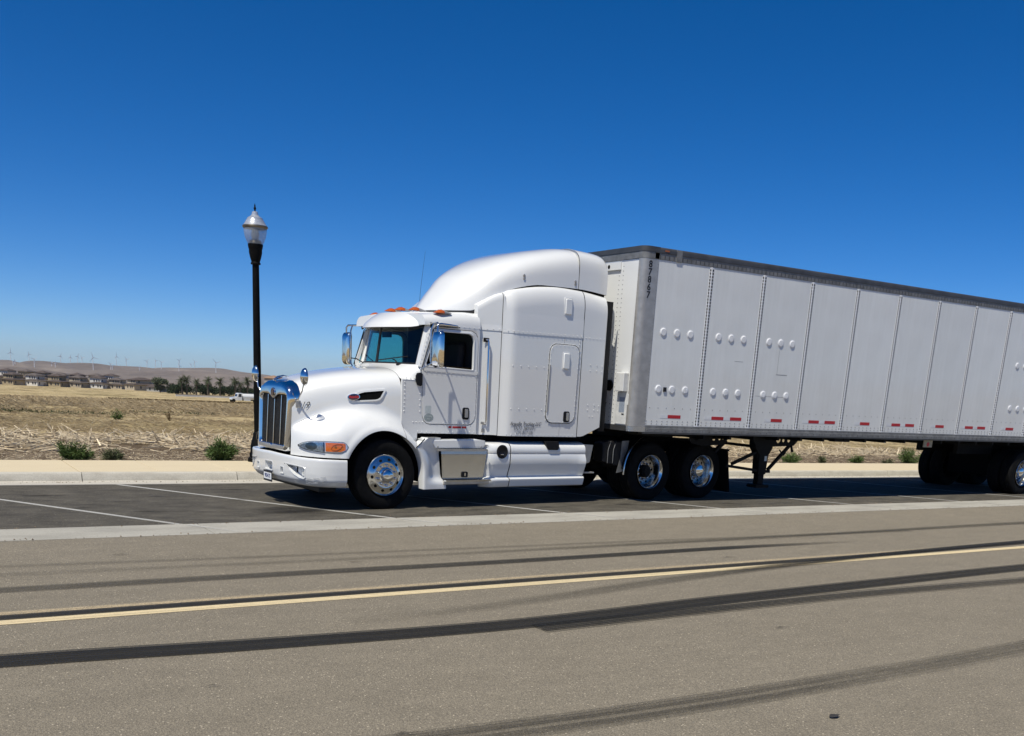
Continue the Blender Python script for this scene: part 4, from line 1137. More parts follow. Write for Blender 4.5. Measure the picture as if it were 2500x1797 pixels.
# cowl, from the hood seam to the windscreen foot
def ws_x(y, z):   # windscreen: curved in plan, raked
    t = abs(y) / .95
    xb = .455 + .145 * t ** 2.2; xt_ = .53 + .205 * t ** 2.2
    u = (z - 2.06) / .53
    return xb + (xt_ - xb) * u + (.15 * t ** 2 if y > 0 else 0)
def arc_resample(P, n):
    P = np.array(P, float); d = np.concatenate([[0], np.cumsum(np.linalg.norm(np.diff(P, axis=0), axis=1))]); t = np.linspace(0, d[-1], n)
    return np.stack([np.interp(t, d, P[:, i]) for i in range(3)], 1)
sec = [tuple(p) for p in half[-1] if p[2] > 1.845]
front_ = [(.314, -1.0535, 1.838), (.314, -1.02, 1.843)] + [(.314, p[1], p[2]) for p in sec]
rear_ = [(.600, -1.0535, 1.838), (.600, -1.054, 1.88), (.602, -1.053, 1.95), (.605, -1.04, 2.0), (.608, -1.01, 2.04), (.605, -.96, 2.062)] + [(ws_x(y, 2.06) + .012, y, 2.066) for y in np.linspace(-.90, 0, 12)]
A_, B_ = arc_resample(front_, 26), arc_resample(rear_, 26); rows = []
for t in np.linspace(0, 1, 8):
    r_ = A_ * (1 - t) + B_ * t
    r_[:, 2] = A_[:, 2] + (B_[:, 2] - A_[:, 2]) * (t ** 1.25); r_[0, 2] = 1.838
    m_ = (r_ * [1, -1, 1])[::-1][1:]; m_[:, 0] += t * .15 * np.clip(m_[:, 1] / .95, 0, 1) ** 2
    rows.append(np.concatenate([r_, m_]))
b = MB(); b.grid(rows); b.build('cowl', M['paint'], T, smooth=60)
# windscreen panes and pillars
def pane(y0, y1, z0=2.075, z1=2.575, off=0.0, n=14):
    return [[(ws_x(y, z) + off, y * (1 - .03 * (z - 2.07)), z) for z in np.linspace(z0, z1, 6)] for y in np.linspace(y0, y1, n)]
wsn = empty('windscreen', (0, 0, 0), 0, T)
b = MB(); b.grid(pane(-.925, -.018)); b.build('pane', M['glass'], wsn, smooth=80)
b = MB(); b.grid(pane(.018, .925)); b.build('pane', M['glass'], wsn, smooth=80)
for s in (-1, 1):
    path = pane(s * .93, s * .02, 2.068, 2.58, .004)
    loop = [r_[0] for r_ in path] + path[-1] + [r_[-1] for r_ in path[::-1]] + path[0][::-1]
    b = MB(); b.tube(loop, .013, 5, True); b.build('gasket', M['seal'], wsn, smooth=60)
b = MB(); b.grid([[(ws_x(0, z) - .008, y, z) for z in (2.06, 2.585)] for y in (-.02, .02)]); b.build('center_post', M['seal'], wsn)
for s in (-1, 1):        # A pillar
    b = MB(); rows = []
    for z in np.linspace(2.03, 2.62, 8):
        u = (z - 2.05) / .55
        sh = .15 if s > 0 else 0
        xw = ws_x(s * .93, z); xd = .60 + .185 * u + .02 + sh
        rows.append([(xw + .02, s * .90, z), (xw - .006, s * .935, z), (xw + .01, s * .985, z), ((xw + xd) / 2 - .03, s * 1.032, z), (xd - .02, s * 1.052, z), (xd + .02, s * 1.052, z)])
    b.grid(rows); pilr = b.build('windscreen_pillar', M['paint'], T, smooth=60)
    b = MB()
    for z in np.linspace(2.10, 2.56, 9):
        u = (z - 2.05) / .55; b.rivet((.575 + .185 * u + (.15 if s > 0 else 0), s * 1.052, z), (-.3, s, 0), .008)
    b.build('pillar_rivets', M['paint'], T, kind='stuff')
    MB().tube([(.625, s * 1.062, 2.03), (.80, s * 1.062, 2.56), (.84, s * 1.064, 2.60), (1.25, s * 1.064, 2.615)], .007, 6).build('rain_gutter', M['seal'], T)
    MB().tube([(.80, s * 1.066, 2.625), (.92, s * 1.068, 2.64), (1.2, s * 1.066, 2.632), (1.24, s * 1.06, 2.61)], [.006, .022, .02, .006], 8).build('gutter_cap', M['chrome'], T, smooth=60)
for s in (-1, 1):        # wipers
    y = s * .62 + .05
    p0 = Vector((ws_x(y, 2.06) - .02, y - .06, 2.045)); p1 = Vector((ws_x(y - .25, 2.13) - .03, y - .05 + .28, 2.12))
    b = MB(); b.tube([p0, (p0 + p1) / 2 + Vector((-.02, 0, .03)), p1], .009, 6)
    q0 = Vector((ws_x(y + .45, 2.10) - .016, min(y + .50, .88), 2.10)); q1 = Vector((ws_x(y - .2, 2.13) - .02, y - .22, 2.17))
    b.tube([q0, q1], .008, 5); b.obox(tuple(p0), (.03, 0, 0), (0, .025, 0), (0, 0, .012))
    b.build('wiper', M['black'], T, smooth=60)
# roof
rows = []
for x in np.linspace(.66, 1.63, 14):
    u = (x - .66) / .97; zt_ = 2.795 + .085 * min(1, u * 1.25) ** .8 ; hw = 1.05
    row = []
    for a in np.linspace(0, PI / 2, 9):
        y = hw - .20 + .20 * math.cos(a) ** .8 if a < PI / 2 else hw - .2; z = 2.615 + (zt_ - .03 - 2.615) * math.sin(a) ** .9
        row.append((x, -y, z))
    for y in np.linspace(-.80, 0, 6): row.append((x, y, zt_ - .03 * (abs(y) / .85) ** 2))
    row = row + [(p[0], -p[1], p[2]) for p in row[::-1][1:]]
    rows.append(row)
b = MB(); b.grid(rows); b.f.append(tuple(range(len(rows[0])))); b.build('roof', M['paint'], T, smooth=60)
# sun visor
rows = []
for y in np.linspace(-1.0, 1.0, 41):
    t = abs(y) / 1.0
    e_ = math.sqrt(max(0.0004, 1 - (max(0, t - .72) / .281) ** 2)); mx_, mz_ = .49 + .37 * t ** 2.2, 2.685 + .017 * t ** 2
    mx_ += .13 * t ** 2 if y > 0 else 0
    xl, xu, zl, zu = mx_ - .13 * e_, mx_ + .13 * e_, mz_ - .115 * e_, mz_ + .115 * e_
    row = []
    for u in np.linspace(0, 1, 8):
        row.append((xl + (xu - xl) * u ** 1.25, y, zl + (zu - zl) * u ** .78))
    row += [(xu + .02 * e_, y, zu - .03 * e_), (xl + .05 * e_, y, zl + .012 * e_)]
    rows.append(row)
b = MB(); b.grid(rows, cv=True); b.f.append(tuple(range(10))); b.f.append(tuple(range(400, 410)))
b.build('sun_visor', M['paint'], T, smooth=55)
for s in (-1, 1): MB().tube([(.80, s * 1.0, 2.66), (.76, s * 1.045, 2.64), (.775, s * 1.055, 2.58)], .02, 8).build('visor_bracket', M['black'], T, smooth=60)
# marker lights on the roof
for y in (-.97, -.36, 0, .36, .97):
    zr = 2.835 - .03 * (abs(y) / .85) ** 2 + (.012 if abs(y) > .9 else 0.012)
    if abs(y) > .9: zr -= .012
    xx = .80 + .10 * abs(y)
    ml = empty('marker_light', (xx, y, zr), 0, T)
    G_ = []
    for u in np.linspace(0, 1, 8):
        h = .062 * math.sin(min(1, u * 1.9) * PI / 2) * (1 - .75 * max(0, (u - .35) / .65)); w = .055 * math.sin(min(1, u * 2.5 + .12) * PI / 2) * (1 - .55 * max(0, u - .4))
        G_.append([(-.06 + .30 * u, w * math.cos(a), h * math.sin(a)) for a in np.linspace(0, PI, 9)])
    k = 4
    b = MB(); b.grid(G_[:k + 1]); b.build('marker_lens', M['amber'], ml, smooth=60)
    b = MB(); b.grid(G_[k:]); b.build('marker_base', M['galv'], ml, smooth=60)
# interior
it = MB()
it.box(1.585, 1.60, -1.0, 1.0, 1.1, 2.78); it.box(.35, 1.6, -1.0, 1.0, 1.12, 1.16); it.box(.75, 1.6, -.98, .98, 2.66, 2.68)
it.build('cab_lining', M['interior'], T)
MB().prism([(.66, 1.9), (.75, 2.045), (.90, 2.075), (.97, 2.02), (.95, 1.6), (.7, 1.3), (.62, 1.3)], 1, -.93, .93).build('dashboard', M['interior'], T, bevel=.02)
for s in (-1, 1):
    st = MB(); st.box(1.05, 1.5, s * .52 - .26, s * .52 + .26, 1.45, 1.65); st.obox((1.48, s * .52, 2.0), (.07, 0, 0), (0, .25, 0), (.04, 0, .42))
    st.build('seat', M['interior'], T, bevel=.05)
b = MB(); b.tube([(1.0 + .08 * math.sin(a), -.52 + .22 * math.cos(a), 2.02 + .19 * math.sin(a)) for a in np.linspace(0, 2 * PI, 25)[:-1]], .014, 6, True)
b.build('steering_wheel', M['black'], T, smooth=60)
MB().box(.62, .64, -.14, .14, 2.44, 2.53).build('rear_view_mirror', M['black'], T, bevel=.02)

# ---- big door mirrors
for s in (-1, 1):
    dm = empty('door_mirror', (0, 0, 0), 0, T)
    YM = 1.40
    b = MB(); G_ = []
    for u in np.linspace(0, 1, 8):
        k = math.sin(u * PI / 2) ** .55; dep = .085 * math.cos(u * PI / 2) ** .7
        ol = rrect(-.118 * k, .118 * k, -.255 * (.25 + .75 * k) if u > .2 else -.255 * k, .255 * (.25 + .75 * k) if u > .2 else .255 * k, .06 * k + .0005, 5)
        G_.append([(.70 - dep, s * YM + p[0], 2.275 + p[1]) for p in ol])
    b.grid(G_, cv=True); b.build('mirror_shell', M['chrome'], dm, smooth=60)
    q = MB(); ol = rrect(-.112, .112, -.248, .248, .055, 5); q.add([(.702, s * YM + p[0], 2.275 + p[1]) for p in ol], [tuple(range(len(ol)))]); q.build('mirror_glass', M['chrome'], dm)
    b = MB()
    b.tube([(.66, s * YM, 2.50), (.66, s * YM, 2.60), (.675, s * (YM - .03), 2.635), (.74, s * 1.08, 2.635), (.80, s * 1.0, 2.63)], .014, 8)
    b.tube([(.69, s * (YM - .155), 2.63), (.655, s * (YM - .165), 2.55), (.655, s * (YM - .165), 2.12), (.66, s * (YM - .15), 2.08), (.60, s * 1.06, 1.985)], .012, 8)
    b.tube([(.66, s * YM, 2.04), (.66, s * (YM - .06), 2.085), (.66, s * (YM - .16), 2.085)], .011, 8)
    b.build('mirror_arm', M['polished'], dm, smooth=60)
    MB().lathe([(.02, -.02), (.026, 0), (.02, .02)], (.66, s * (YM - .02), 2.045), 'z', 12).build('mirror_clamp', M['black'], dm, smooth=50)
    # black corner lamp below the pillar
    MB().prism([(.535, 1.94), (.60, 1.95), (.63, 1.93), (.63, 1.77), (.60, 1.755), (.545, 1.775), (.52, 1.82), (.515, 1.90)], 1, s * 1.054, s * 1.082).build('corner_lamp', M['black'], T, bevel=.012)
# stickers on the near door, red strip below
MB().prism(rrect(.70, .80, 1.375, 1.485, .006), 1, -1.0542, -1.0556).build('door_sticker', M['sticker'], T)
MB().prism([(.765 + .08 * math.cos(a), 1.315 + .058 * math.sin(a)) for a in np.linspace(0, 2 * PI, 28)[:-1]], 1, -1.0542, -1.0556).build('door_sticker', M['sticker2'], T)
text_mesh('CLEAN', .034, M['sticker'], 'sticker_print', (.765, -1.0560, 1.33), (PI / 2, 0, 0), T)
text_mesh('IDLE', .03, M['sticker'], 'sticker_print', (.765, -1.0560, 1.295), (PI / 2, 0, 0), T)
b = MB()
for x0, x1 in ((1.12, 1.17), (1.19, 1.345), (1.36, 1.44)): b.box(x0, x1, -1.0525, -1.0505, 1.168, 1.197)
b.build('warning_strip', M['red'], T)

# ---- sleeper
YS = 1.205
s_w = smooth_interp([(1.60, .995), (1.80, 1.062), (1.955, 1.115), (1.99, 1.128), (2.06, 1.165), (2.13, 1.195), (2.20, 1.204), (2.3, 1.205), (4.2, 1.205)])
s_t = smooth_interp([(1.50, 2.90), (1.60, 2.97), (1.84, 3.115), (1.95, 3.16), (2.2, 3.24), (2.72, 3.325), (3.05, 3.345), (3.42, 3.335), (4.1, 3.27)])
def sl_row(x, zb, inset=0.0, drop=.0, zcut=None):
    w = float(s_w(x)) - inset; zt_ = float(s_t(x)) - drop; row = []
    rad = .30 if x > 2 else .10
    for z in np.linspace(zb, min(2.60, zt_ - .35), 6): row.append((x, -w, z))
    if zcut: return [(x, -w, z) for z in np.linspace(zb, zcut, 14)]
    for z in np.linspace(2.612, zt_ - rad * .95, 4): row.append((x, -w, z))
    for a in np.linspace(.12, PI / 2, 8): row.append((x, -(w - rad * .42 * (1 - math.cos(a))), zt_ - rad * .95 + rad * .95 * math.sin(a)))
    for y in (-.65, -.35, 0): row.append((x, y * w, zt_ + .015))
    return row + [(p[0], -p[1], p[2]) for p in row[::-1][1:]]
def loft_sl(name, xs, zb=1.075, mat=None, endcap=True, **kw):
    rows = [sl_row(x, zb(x) if callable(zb) else zb, **kw) for x in xs]
    b = MB(); b.grid(rows)
    n_ = len(rows[0])
    b.f.append(tuple(range(n_))); b.f.append(tuple(range((len(rows) - 1) * n_, len(rows) * n_)))
    return b.build(name, mat or M['paint'], T, smooth=38)
loft_sl('transition_panel', np.linspace(1.605, 1.966, 8), 1.08)
loft_sl('sleeper', np.concatenate([np.linspace(1.976, 2.3, 16), np.linspace(2.4, 3.50, 14)]), 1.072)
loft_sl('sleeper_tail', np.linspace(3.515, 3.99, 8), lambda x: 1.08 + max(0, (x - 3.62)) * .42)
# seams (recessed dark lines standing a hair proud of the gap)
b = MB()
for x, w_ in ((1.971, .013),):
    r0 = sl_row(x, 1.075); b.grid([[(p[0] - w_ / 2, p[1] * .999, p[2]), (p[0] + w_ / 2, p[1] * .999, p[2])] for p in r0])
b.build('sleeper_seam', M['seal'], T); b = MB()
r0 = sl_row(3.507, 1.075); b.grid([[(p[0] - .008, p[1] * .9995, p[2]), (p[0] + .008, p[1] * .9995, p[2])] for p in r0])
b.build('sleeper_seam', M['seal'], T)
# overlapping upper side skin with its stepped lower edge (casts the thin line of shade)
for s in (-1, 1):
    rows = []
    for x in np.concatenate([np.linspace(1.982, 2.3, 12), np.linspace(2.4, 3.503, 8)]):
        zl = 2.60 + max(0, (x - 2.2)) * .012; w = float(s_w(x))
        rows.append([(x, s * (w + .001), zl), (x, s * (w + .006), zl), (x, s * (w + .006), zl + .02), (x, s * (w + .004), 2.78), (x, s * (w + .001), 2.90)])
    b = MB(); b.grid(rows); b.grid([[p, (p[0] + .002, p[1] - s * .012, p[2])] for p in rows[-1]]); b.build('upper_skin', M['paint'], T, smooth=40)
    rows = [[(x, s * (float(s_w(x)) + .0005), 2.618), (x, s * (float(s_w(x)) + .008), 2.618), (x, s * (float(s_w(x)) + .002), 2.70)] for x in np.linspace(1.61, 1.965, 6)]
    b = MB(); b.grid(rows); b.build('upper_skin', M['paint'], T, smooth=40)
    # luggage hatch: a raised door leaf with black seal
    HT = rrect(2.825, 3.43, 1.285, 2.50, [.13, .13, .13, .13], 7)
    HT = [(x + (z - 1.285) * .018, z) for x, z in HT]
    hc = np.mean(np.array(HT), 0); sc = lambda k, kz=None: [(hc[0] + (x - hc[0]) * k, hc[1] + (z - hc[1]) * (kz or (1 - (1 - k) * .5))) for x, z in HT]
    MB().prism(sc(1.03), 1, s * (YS + .003), s * (YS - .01)).build('hatch_surround', M['paint'], T, bevel=.002, seg=1)
    MB().prism(sc(1.008), 1, s * (YS + .006), s * (YS + .003)).build('hatch_seal', M['seal'], T)
    ht = MB().prism(sc(.975), 1, s * (YS + .014), s * (YS + .004)).build('luggage_hatch', M['paint'], T, bevel=.006)
    MB().prism([(2.835, 1.45), (2.862, 1.47), (2.872, 2.18), (2.85, 2.18)], 1, s * (YS + .024), s * (YS + .012)).build('hatch_hinge', M['galv'], ht, bevel=.003, seg=1)
    hh = MB().prism(rrect(3.19, 3.315, 1.305, 1.475, .03), 1, s * (YS + .020), s * (YS + .0145)).build('hatch_handle', M['black'], ht, bevel=.003, seg=1)
    MB().prism(rrect(3.245, 3.30, 1.33, 1.455, .015), 1, s * (YS + .026), s * (YS + .02)).build('handle_lever', M['alu'], ht, bevel=.004)
    for (x0, x1, z0, z1, yy) in ((3.115, 3.24, 2.125, 2.37, .014), (3.10, 3.235, 2.945, 3.185, -.002)):
        pb = MB().prism(rrect(x0 - .012, x1 + .006, z0 - .012, z1 + .012, .02), 1, s * (YS + yy + .006), s * (YS + yy - .01)).build('vent_plate', M['paint'], T, bevel=.003, seg=1)
        b = MB(); A = rrect(x0, x1, z0, z1, .018, 4); B = rrect(x0 + .012, x1 - .008, z0 + .012, z1 - .012, .012, 4)
        b.grid([[(p[0], s * (YS + yy + .005), p[1]) for p in A], [(p[0], s * (YS + yy + .022), p[1]) for p in B]], cv=True)
        b.add([(p[0], s * (YS + yy + .022), p[1]) for p in B], [tuple(range(len(B)))])
        b.build('vent_cover', M['paint'], pb, smooth=30)
    b = MB()
    def rv(x, z, o=.001, r_=.008): b.rivet((x, s * (float(s_w(x)) + o), z), (0, s, 0), r_, .006)
    for x in np.linspace(2.15, 2.75, 5): rv(x, 2.13); rv(x, 1.49)
    for x in np.linspace(2.10, 3.42, 17): rv(x, 1.10)
    for x in np.linspace(2.05, 3.46, 18): rv(x, 2.632 + max(0, (x - 2.2)) * .012, .011)
    for x in np.linspace(1.66, 1.93, 4): rv(x, 2.64, .006)
    for x in np.linspace(3.57, 3.95, 6): rv(x, 2.63)
    for x, z in ((3.70, 2.22), (3.84, 2.22), (3.95, 2.21), (3.70, 2.13), (3.84, 2.13), (3.95, 2.12), (3.70, 1.59), (3.84, 1.59), (3.94, 1.58), (3.70, 1.51), (3.84, 1.51), (3.93, 1.50), (3.75, 1.41), (3.82, 1.41)): rv(x, z)
    P_ = np.array(sc(1.045) + [sc(1.045)[0]]); L_ = np.concatenate([[0], np.cumsum(np.hypot(*np.diff(P_, axis=0).T))])
    for t in np.linspace(0, L_[-1], 46)[:-1]: rv(np.interp(t, L_, P_[:, 0]), np.interp(t, L_, P_[:, 1]), .0032, .006)
    P_ = np.array(sc(.93) + [sc(.93)[0]]); L_ = np.concatenate([[0], np.cumsum(np.hypot(*np.diff(P_, axis=0).T))])
    for t in np.linspace(0, L_[-1], 40)[:-1]: rv(np.interp(t, L_, P_[:, 0]), np.interp(t, L_, P_[:, 1]), .0142, .0055)
    for z in (2.52, 2.57): rv(3.445, z)
    b.build('sleeper_rivets', M['paint'], T, kind='stuff')
    b = MB(); b.box(3.128, 3.134, s * (YS + .0008) - .001, s * (YS + .0008) + .001, 2.52, 2.60); b.box(3.448, 3.453, s * (YS + .0008) - .001, s * (YS + .0008) + .001, 2.42, 2.605); b.box(3.13, 3.134, s * (YS + .0008) - .001, s * (YS + .0008) + .001, 1.08, 1.265)
    b.build('panel_joint', M['galv'], T)
    # grab handle
    gh = empty('grab_handle', (0, 0, 0), 0, T)
    yg = float(s_w(1.77))
    MB().tube([(1.735, s * (yg + .0), 2.475), (1.75, s * (yg + .036), 2.475), (1.755, s * (yg + .046), 2.44), (1.765, s * (yg + .046), 1.30), (1.765, s * (yg + .036), 1.26), (1.755, s * (yg - .0), 1.255)], .0145, 10).build('rail', M['chrome'], gh, smooth=60)
    MB().box(1.685, 1.79, s * (yg + .004) - .004, s * (yg + .004) + .004, 2.445, 2.505).build('mount', M['black'], gh, bevel=.006)
    MB().box(1.70, 1.80, s * (yg + .006) - .008, s * (yg + .006) + .008, 1.235, 1.275).build('mount', M['galv'], gh, bevel=.004)
    MB().box(1.715, 1.775, s * (yg + .004) - .004, s * (yg + .004) + .004, 1.115, 1.175).build('latch_plate', M['galv'], T, bevel=.006)
    # rubber gap seal behind the sleeper
    MB().box(3.992, 4.13, s * 1.16 - .008, s * 1.16 + .008, 1.17, 3.22).build('gap_seal', M['black'], T)
# lettering on the near side
SC1 = (PI / 2, .0, 0)
text_mesh('Arguello Trucking LLC', .088, M['ink'], 'company_name', (2.445, -1.2095, 1.262), SC1, T, shear=.42, sx=.74, bold=-.001)
text_mesh('DOT 2801011', .088, M['ink'], 'registration_number', (2.43, -1.2095, 1.193), SC1, T, shear=.45, sx=.80, bold=-.0022)
text_mesh('CA 0611106', .080, M['ink'], 'registration_number', (2.43, -1.2095, 1.128), SC1, T, shear=.45, sx=.80, bold=-.0022)

# ---- roof fairing
_rfz = smooth_interp([(1.06, 2.86), (1.10, 2.90), (1.18, 3.0), (1.35, 3.21), (1.56, 3.42), (1.84, 3.585), (2.16, 3.72), (2.5, 3.82), (2.87, 3.905), (3.30, 3.978), (3.43, 3.985), (3.6, 3.98), (3.85, 3.968), (3.95, 3.955), (4.01, 3.92), (4.03, 3.88)])
def rfz(x): return float(_rfz(x))
_rfw = smooth_interp([(1.06, .12), (1.10, .32), (1.18, .52), (1.35, .75), (1.56, .90), (1.8, 1.0), (2.1, 1.05), (2.4, 1.08), (3.2, 1.10), (4.2, 1.10)])
def rfw(x): return float(_rfw(x))
_rfb = smooth_interp([(1.0, 2.84), (1.5, 2.86), (1.8, 3.08), (2.2, 3.255), (2.72, 3.345), (3.42, 3.355), (4.2, 3.30)])
def rfb(x): return float(_rfb(x))
def rf_row(x, dz=0):
    w, zt_, zb = rfw(x), rfz(x), rfb(x); row = []
    H = max(zt_ - zb, .02)
    for a in np.linspace(0, PI / 2, 22):
        e = 2.6 + 2.0 * min(1, max(0, (x - 1.4) / 2.0)) + (1.4 if x > 3.43 else 0)
        row.append((x, -w * math.cos(a) ** (2 / e), zb + H * math.sin(a) ** (2 / e)))
    fd = max(0, min(1, (2.7 - x) / 1.3)); full = row + [(p[0], -p[1], p[2]) for p in row[::-1][1:]]
    return [(p[0] + fd * (.06 + (.40 * max(0, p[1]) ** 1.25)), p[1], p[2]) for p in full]
def loft_rf(name, xs):
    rows = [rf_row(x) for x in xs]; b = MB(); b.grid(rows); n_ = len(rows[0])
    b.f.append(tuple(range(n_))); b.f.append(tuple(range((len(rows) - 1) * n_, len(rows) * n_)))
    return b.build(name, M['paint'], T, smooth=42)
fair = loft_rf('roof_fairing', np.concatenate([[1.06, 1.065, 1.075, 1.09, 1.11], np.linspace(1.14, 1.6, 16), np.linspace(1.7, 3.425, 18)]))
loft_rf('fairing_tail', np.concatenate([np.linspace(3.438, 3.85, 6), [3.92, 3.96, 3.99, 4.015, 4.03]]))
b = MB(); r0 = rf_row(3.4315); b.grid([[(p[0] - .006, p[1] * .998, p[2] - .002), (p[0] + .006, p[1] * .998, p[2] - .002)] for p in r0]); b.build('fairing_seam', M['seal'], T)
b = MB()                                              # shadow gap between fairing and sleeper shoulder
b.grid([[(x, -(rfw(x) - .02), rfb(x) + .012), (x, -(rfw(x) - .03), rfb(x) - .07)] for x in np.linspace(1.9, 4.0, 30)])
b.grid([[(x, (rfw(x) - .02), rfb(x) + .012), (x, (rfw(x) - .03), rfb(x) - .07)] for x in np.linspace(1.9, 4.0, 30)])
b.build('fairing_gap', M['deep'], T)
for s in (-1, 1):
    for x, z in ((2.37, 3.45), (2.37, 3.41), (3.36, 3.46), (3.36, 3.42)):
        b = MB(); zb, zt_ = rfb(x), rfz(x); e = 2.6 + 2.0 * min(1, max(0, (x - 1.4) / 2.0)); y = rfw(x) * (1 - ((z - zb) / (zt_ - zb)) ** e) ** (1 / e)
        b.lathe([(.021, -.004), (.021, .006), (.013, .010)], (x, s * (y + .0), z), 'y', 12) if s > 0 else b.lathe([(.021, .004), (.021, -.006), (.013, -.010)], (x, s * y, z), 'y', 12)
        b.build('fairing_bolt', M['galv'], T, smooth=40)
for sg_ in (-1, 1):
    b = MB(); b.grid([[(rf_row(x)[0 if sg_ < 0 else -1][0] - .004, sg_ * (rfw(x) + .003), 2.80), (rf_row(x)[0 if sg_ < 0 else -1][0] - .004, sg_ * (rfw(x) + .003), rfb(x) + .025)] for x in np.linspace(1.06, 1.62, 14)]); b.build('fairing_foot_gap', M['seal'], T)
MB().tube([(1.36, .30, 2.86), (1.38, .30, 3.2), (1.45, .30, 3.78)], [.004, .0025, .0015], 5).build('antenna', M['black'], T)

# ---- side skirts between the axles
SKP = [(-1.00, .985), (-1.10, .975), (-1.165, .955), (-1.205, .92), (-1.222, .87), (-1.226, .812), (-1.221, .803), (-1.216, .800), (-1.221, .797), (-1.226, .788), (-1.225, .70), (-1.2245, .645), (-1.220, .632), (-1.158, .455), (-1.165, .437), (-1.212, .425), (-1.228, .410), (-1.226, .385), (-1.205, .30), (-1.18, .284), (-1.05, .284)]
for s in (-1, 1):
    def sk(x, k=0.0): return [(x, -s * (y * 1 + k * 0) if s > 0 else y, z) for y, z in SKP]
    rows = [[(x, (y if s < 0 else -y), z) for y, z in SKP] for x in np.linspace(2.185, 3.55, 8)]
    for t in (.25, .5, .75, 1.0):      # rear end rounds off and closes
        x = 3.55 + .16 * t
        rows.append([(x, (yy if s < 0 else -yy), z) for y, z in SKP for yy in (y + (0 if z > .46 or z < .43 else 0) - (.035 * t if .44 < z < .78 else 0) * (1 if y < -1.1 else 0),)])
    rows.append([(3.72, (y * .985 if s < 0 else -y * .985), z + (.012 if z < .5 else -.01)) for y, z in SKP])
    rows.append([(3.722, (-.85 if s < 0 else .85), z) for y, z in SKP])
    b = MB(); b.grid(rows); b.f.append(tuple(range(len(SKP)))); b.build('rear_skirt', M['paint'], T, smooth=34)
    # middle skirt with the round filler recess
    rows = []
    for x in np.linspace(1.70, 2.165, 10):
        u = (x - 1.70) / .465; row = []
        for y, z in SKP:
            yy = y
            if u < .45 and z < .93: yy = y + .12 * (1 - (u / .45)) ** 2 * (1 if y < -1.1 else 0)
            row.append((x, yy if s < 0 else -yy, z - .02 * (z > .9) * (1 - u)))
        rows.append(row)
    b = MB(); b.grid(rows); b.f.append(tuple(range(len(SKP)))); b.f.append(tuple(range((len(rows) - 1) * len(SKP), len(rows) * len(SKP)))); b.build('middle_skirt', M['paint'], T, smooth=60)
    b = MB(); b.grid([[(2.172, (y if s < 0 else -y) * .998, z), (2.183, (y if s < 0 else -y) * .998, z)] for y, z in SKP]); b.build('skirt_seam', M['seal'], T)
    cap = MB().lathe([(.105, 0), (.105, s * .012), (.085, s * .02), (.07, s * .008)], (2.01, s * 1.222, .835), 'y', 26).build('filler_cap', M['black'], T, smooth=40)
    MB().box(1.975, 2.035, s * 1.238 - .004, s * 1.238 + .004, .785, .80).build('filler_latch', M['polished'], cap, bevel=.003)
    # panel above the step, with bolt heads
    MB().prism([(.56, 1.0), (.62, 1.022), (.74, .95), (.80, .875), (1.66, .875), (1.70, .93), (1.70, 1.0), (1.5, 1.022)], 1, s * 1.212, s * 1.05).build('upper_step_panel', M['paint'], T, bevel=.025)
    for x in (.84, 1.62): MB().lathe([(.014, 0), (.012, s * .006)], (x, s * 1.212, .905), 'y', 12).build('panel_bolt', M['galv'], T)
    MB().box(.82, 1.70, s * 1.235 - .05, s * 1.235 + .005, .848, .872).build('tread_edge', M['galv'], T)
    b = MB()
    for x in np.linspace(.83, 1.69, 48): b.box(x - .005, x + .005, s * 1.244 - .03, s * 1.244 + .001, .852, .878)
    b.build('tread_teeth', M['polished'], T, kind='stuff')
    # aluminium tool box door, slanted
    tb = MB(); tb.add([(.885, s * 1.235, .845), (1.715, s * 1.225, .845), (1.715, s * 1.228, .80), (.89, s * 1.238, .80), (.94, s * 1.205, .425), (1.685, s * 1.195, .425)], [(0, 1, 2, 3), (3, 2, 5, 4)])
    tb.build('tool_box', M['alu'], T)
    td = MB(); td.add([(.905, s * 1.243, .792), (1.70, s * 1.233, .792), (1.672, s * 1.205, .438), (.955, s * 1.215, .438), (.905, s * 1.23, .792), (1.70, s * 1.22, .792), (1.672, s * 1.19, .438), (.955, s * 1.20, .438)], [(0, 1, 2, 3), (4, 5, 1, 0), (7, 6, 2, 3), (4, 0, 3, 7), (1, 5, 6, 2)])
    tdo = td.build('tool_box_door', M['alu'], T, bevel=.004, seg=1)
    hh = MB().prism(rrect(1.275, 1.385, .452, .535, .018), 1, s * 1.228, s * 1.206).build('box_latch', M['black'], tdo, bevel=.003, seg=1)
    MB().prism(rrect(1.318, 1.342, .470, .520, .008), 1, s * 1.234, s * 1.228).build('latch_lever', M['polished'], tdo)
    # lower step
    MB().box(.95, 1.78, s * 1.16 - .08, s * 1.16 + .08, .345, .40).build('lower_step', M['galv'], T, bevel=.01)
    b = MB()
    for x in np.linspace(.96, 1.77, 46): b.box(x - .006, x + .006, s * 1.235 - .06, s * 1.235 + .004, .398, .418)
    b.build('step_teeth', M['polished'], T, kind='stuff')
    # front skirt: sweeps from the fender tail down behind the wheel, flared foot
    rows = []
    for t in np.linspace(0, 1, 26):
        z = 1.035 - .75 * t
        ra = AR + .012; d = ra * ra - (z - AZ) ** 2
        xf = AX + math.sqrt(max(d, 0)) if z > AZ else AX + ra + .010 * (AZ - z)
        xf = max(xf, .45 + (z - .89) * 1.25) if z > .87 else xf
        foot = math.exp(-((z - .36) / .060) ** 2) if z > .36 else 1.0
        top = max(0, min(1, (z - .80) / .16)); top = top * top * (3 - 2 * top)
        xr = .888 + .13 * max(0, .80 - z) + .05 * foot
        flank = 1.165 + .055 * foot + .040 * top
        row = [(xf + .004, s * 1.08, z), (xf, s * 1.20, z), (xf + .006, s * 1.228, z), (xf + .022, s * 1.238, z), (xf + .045, s * 1.236, z)]
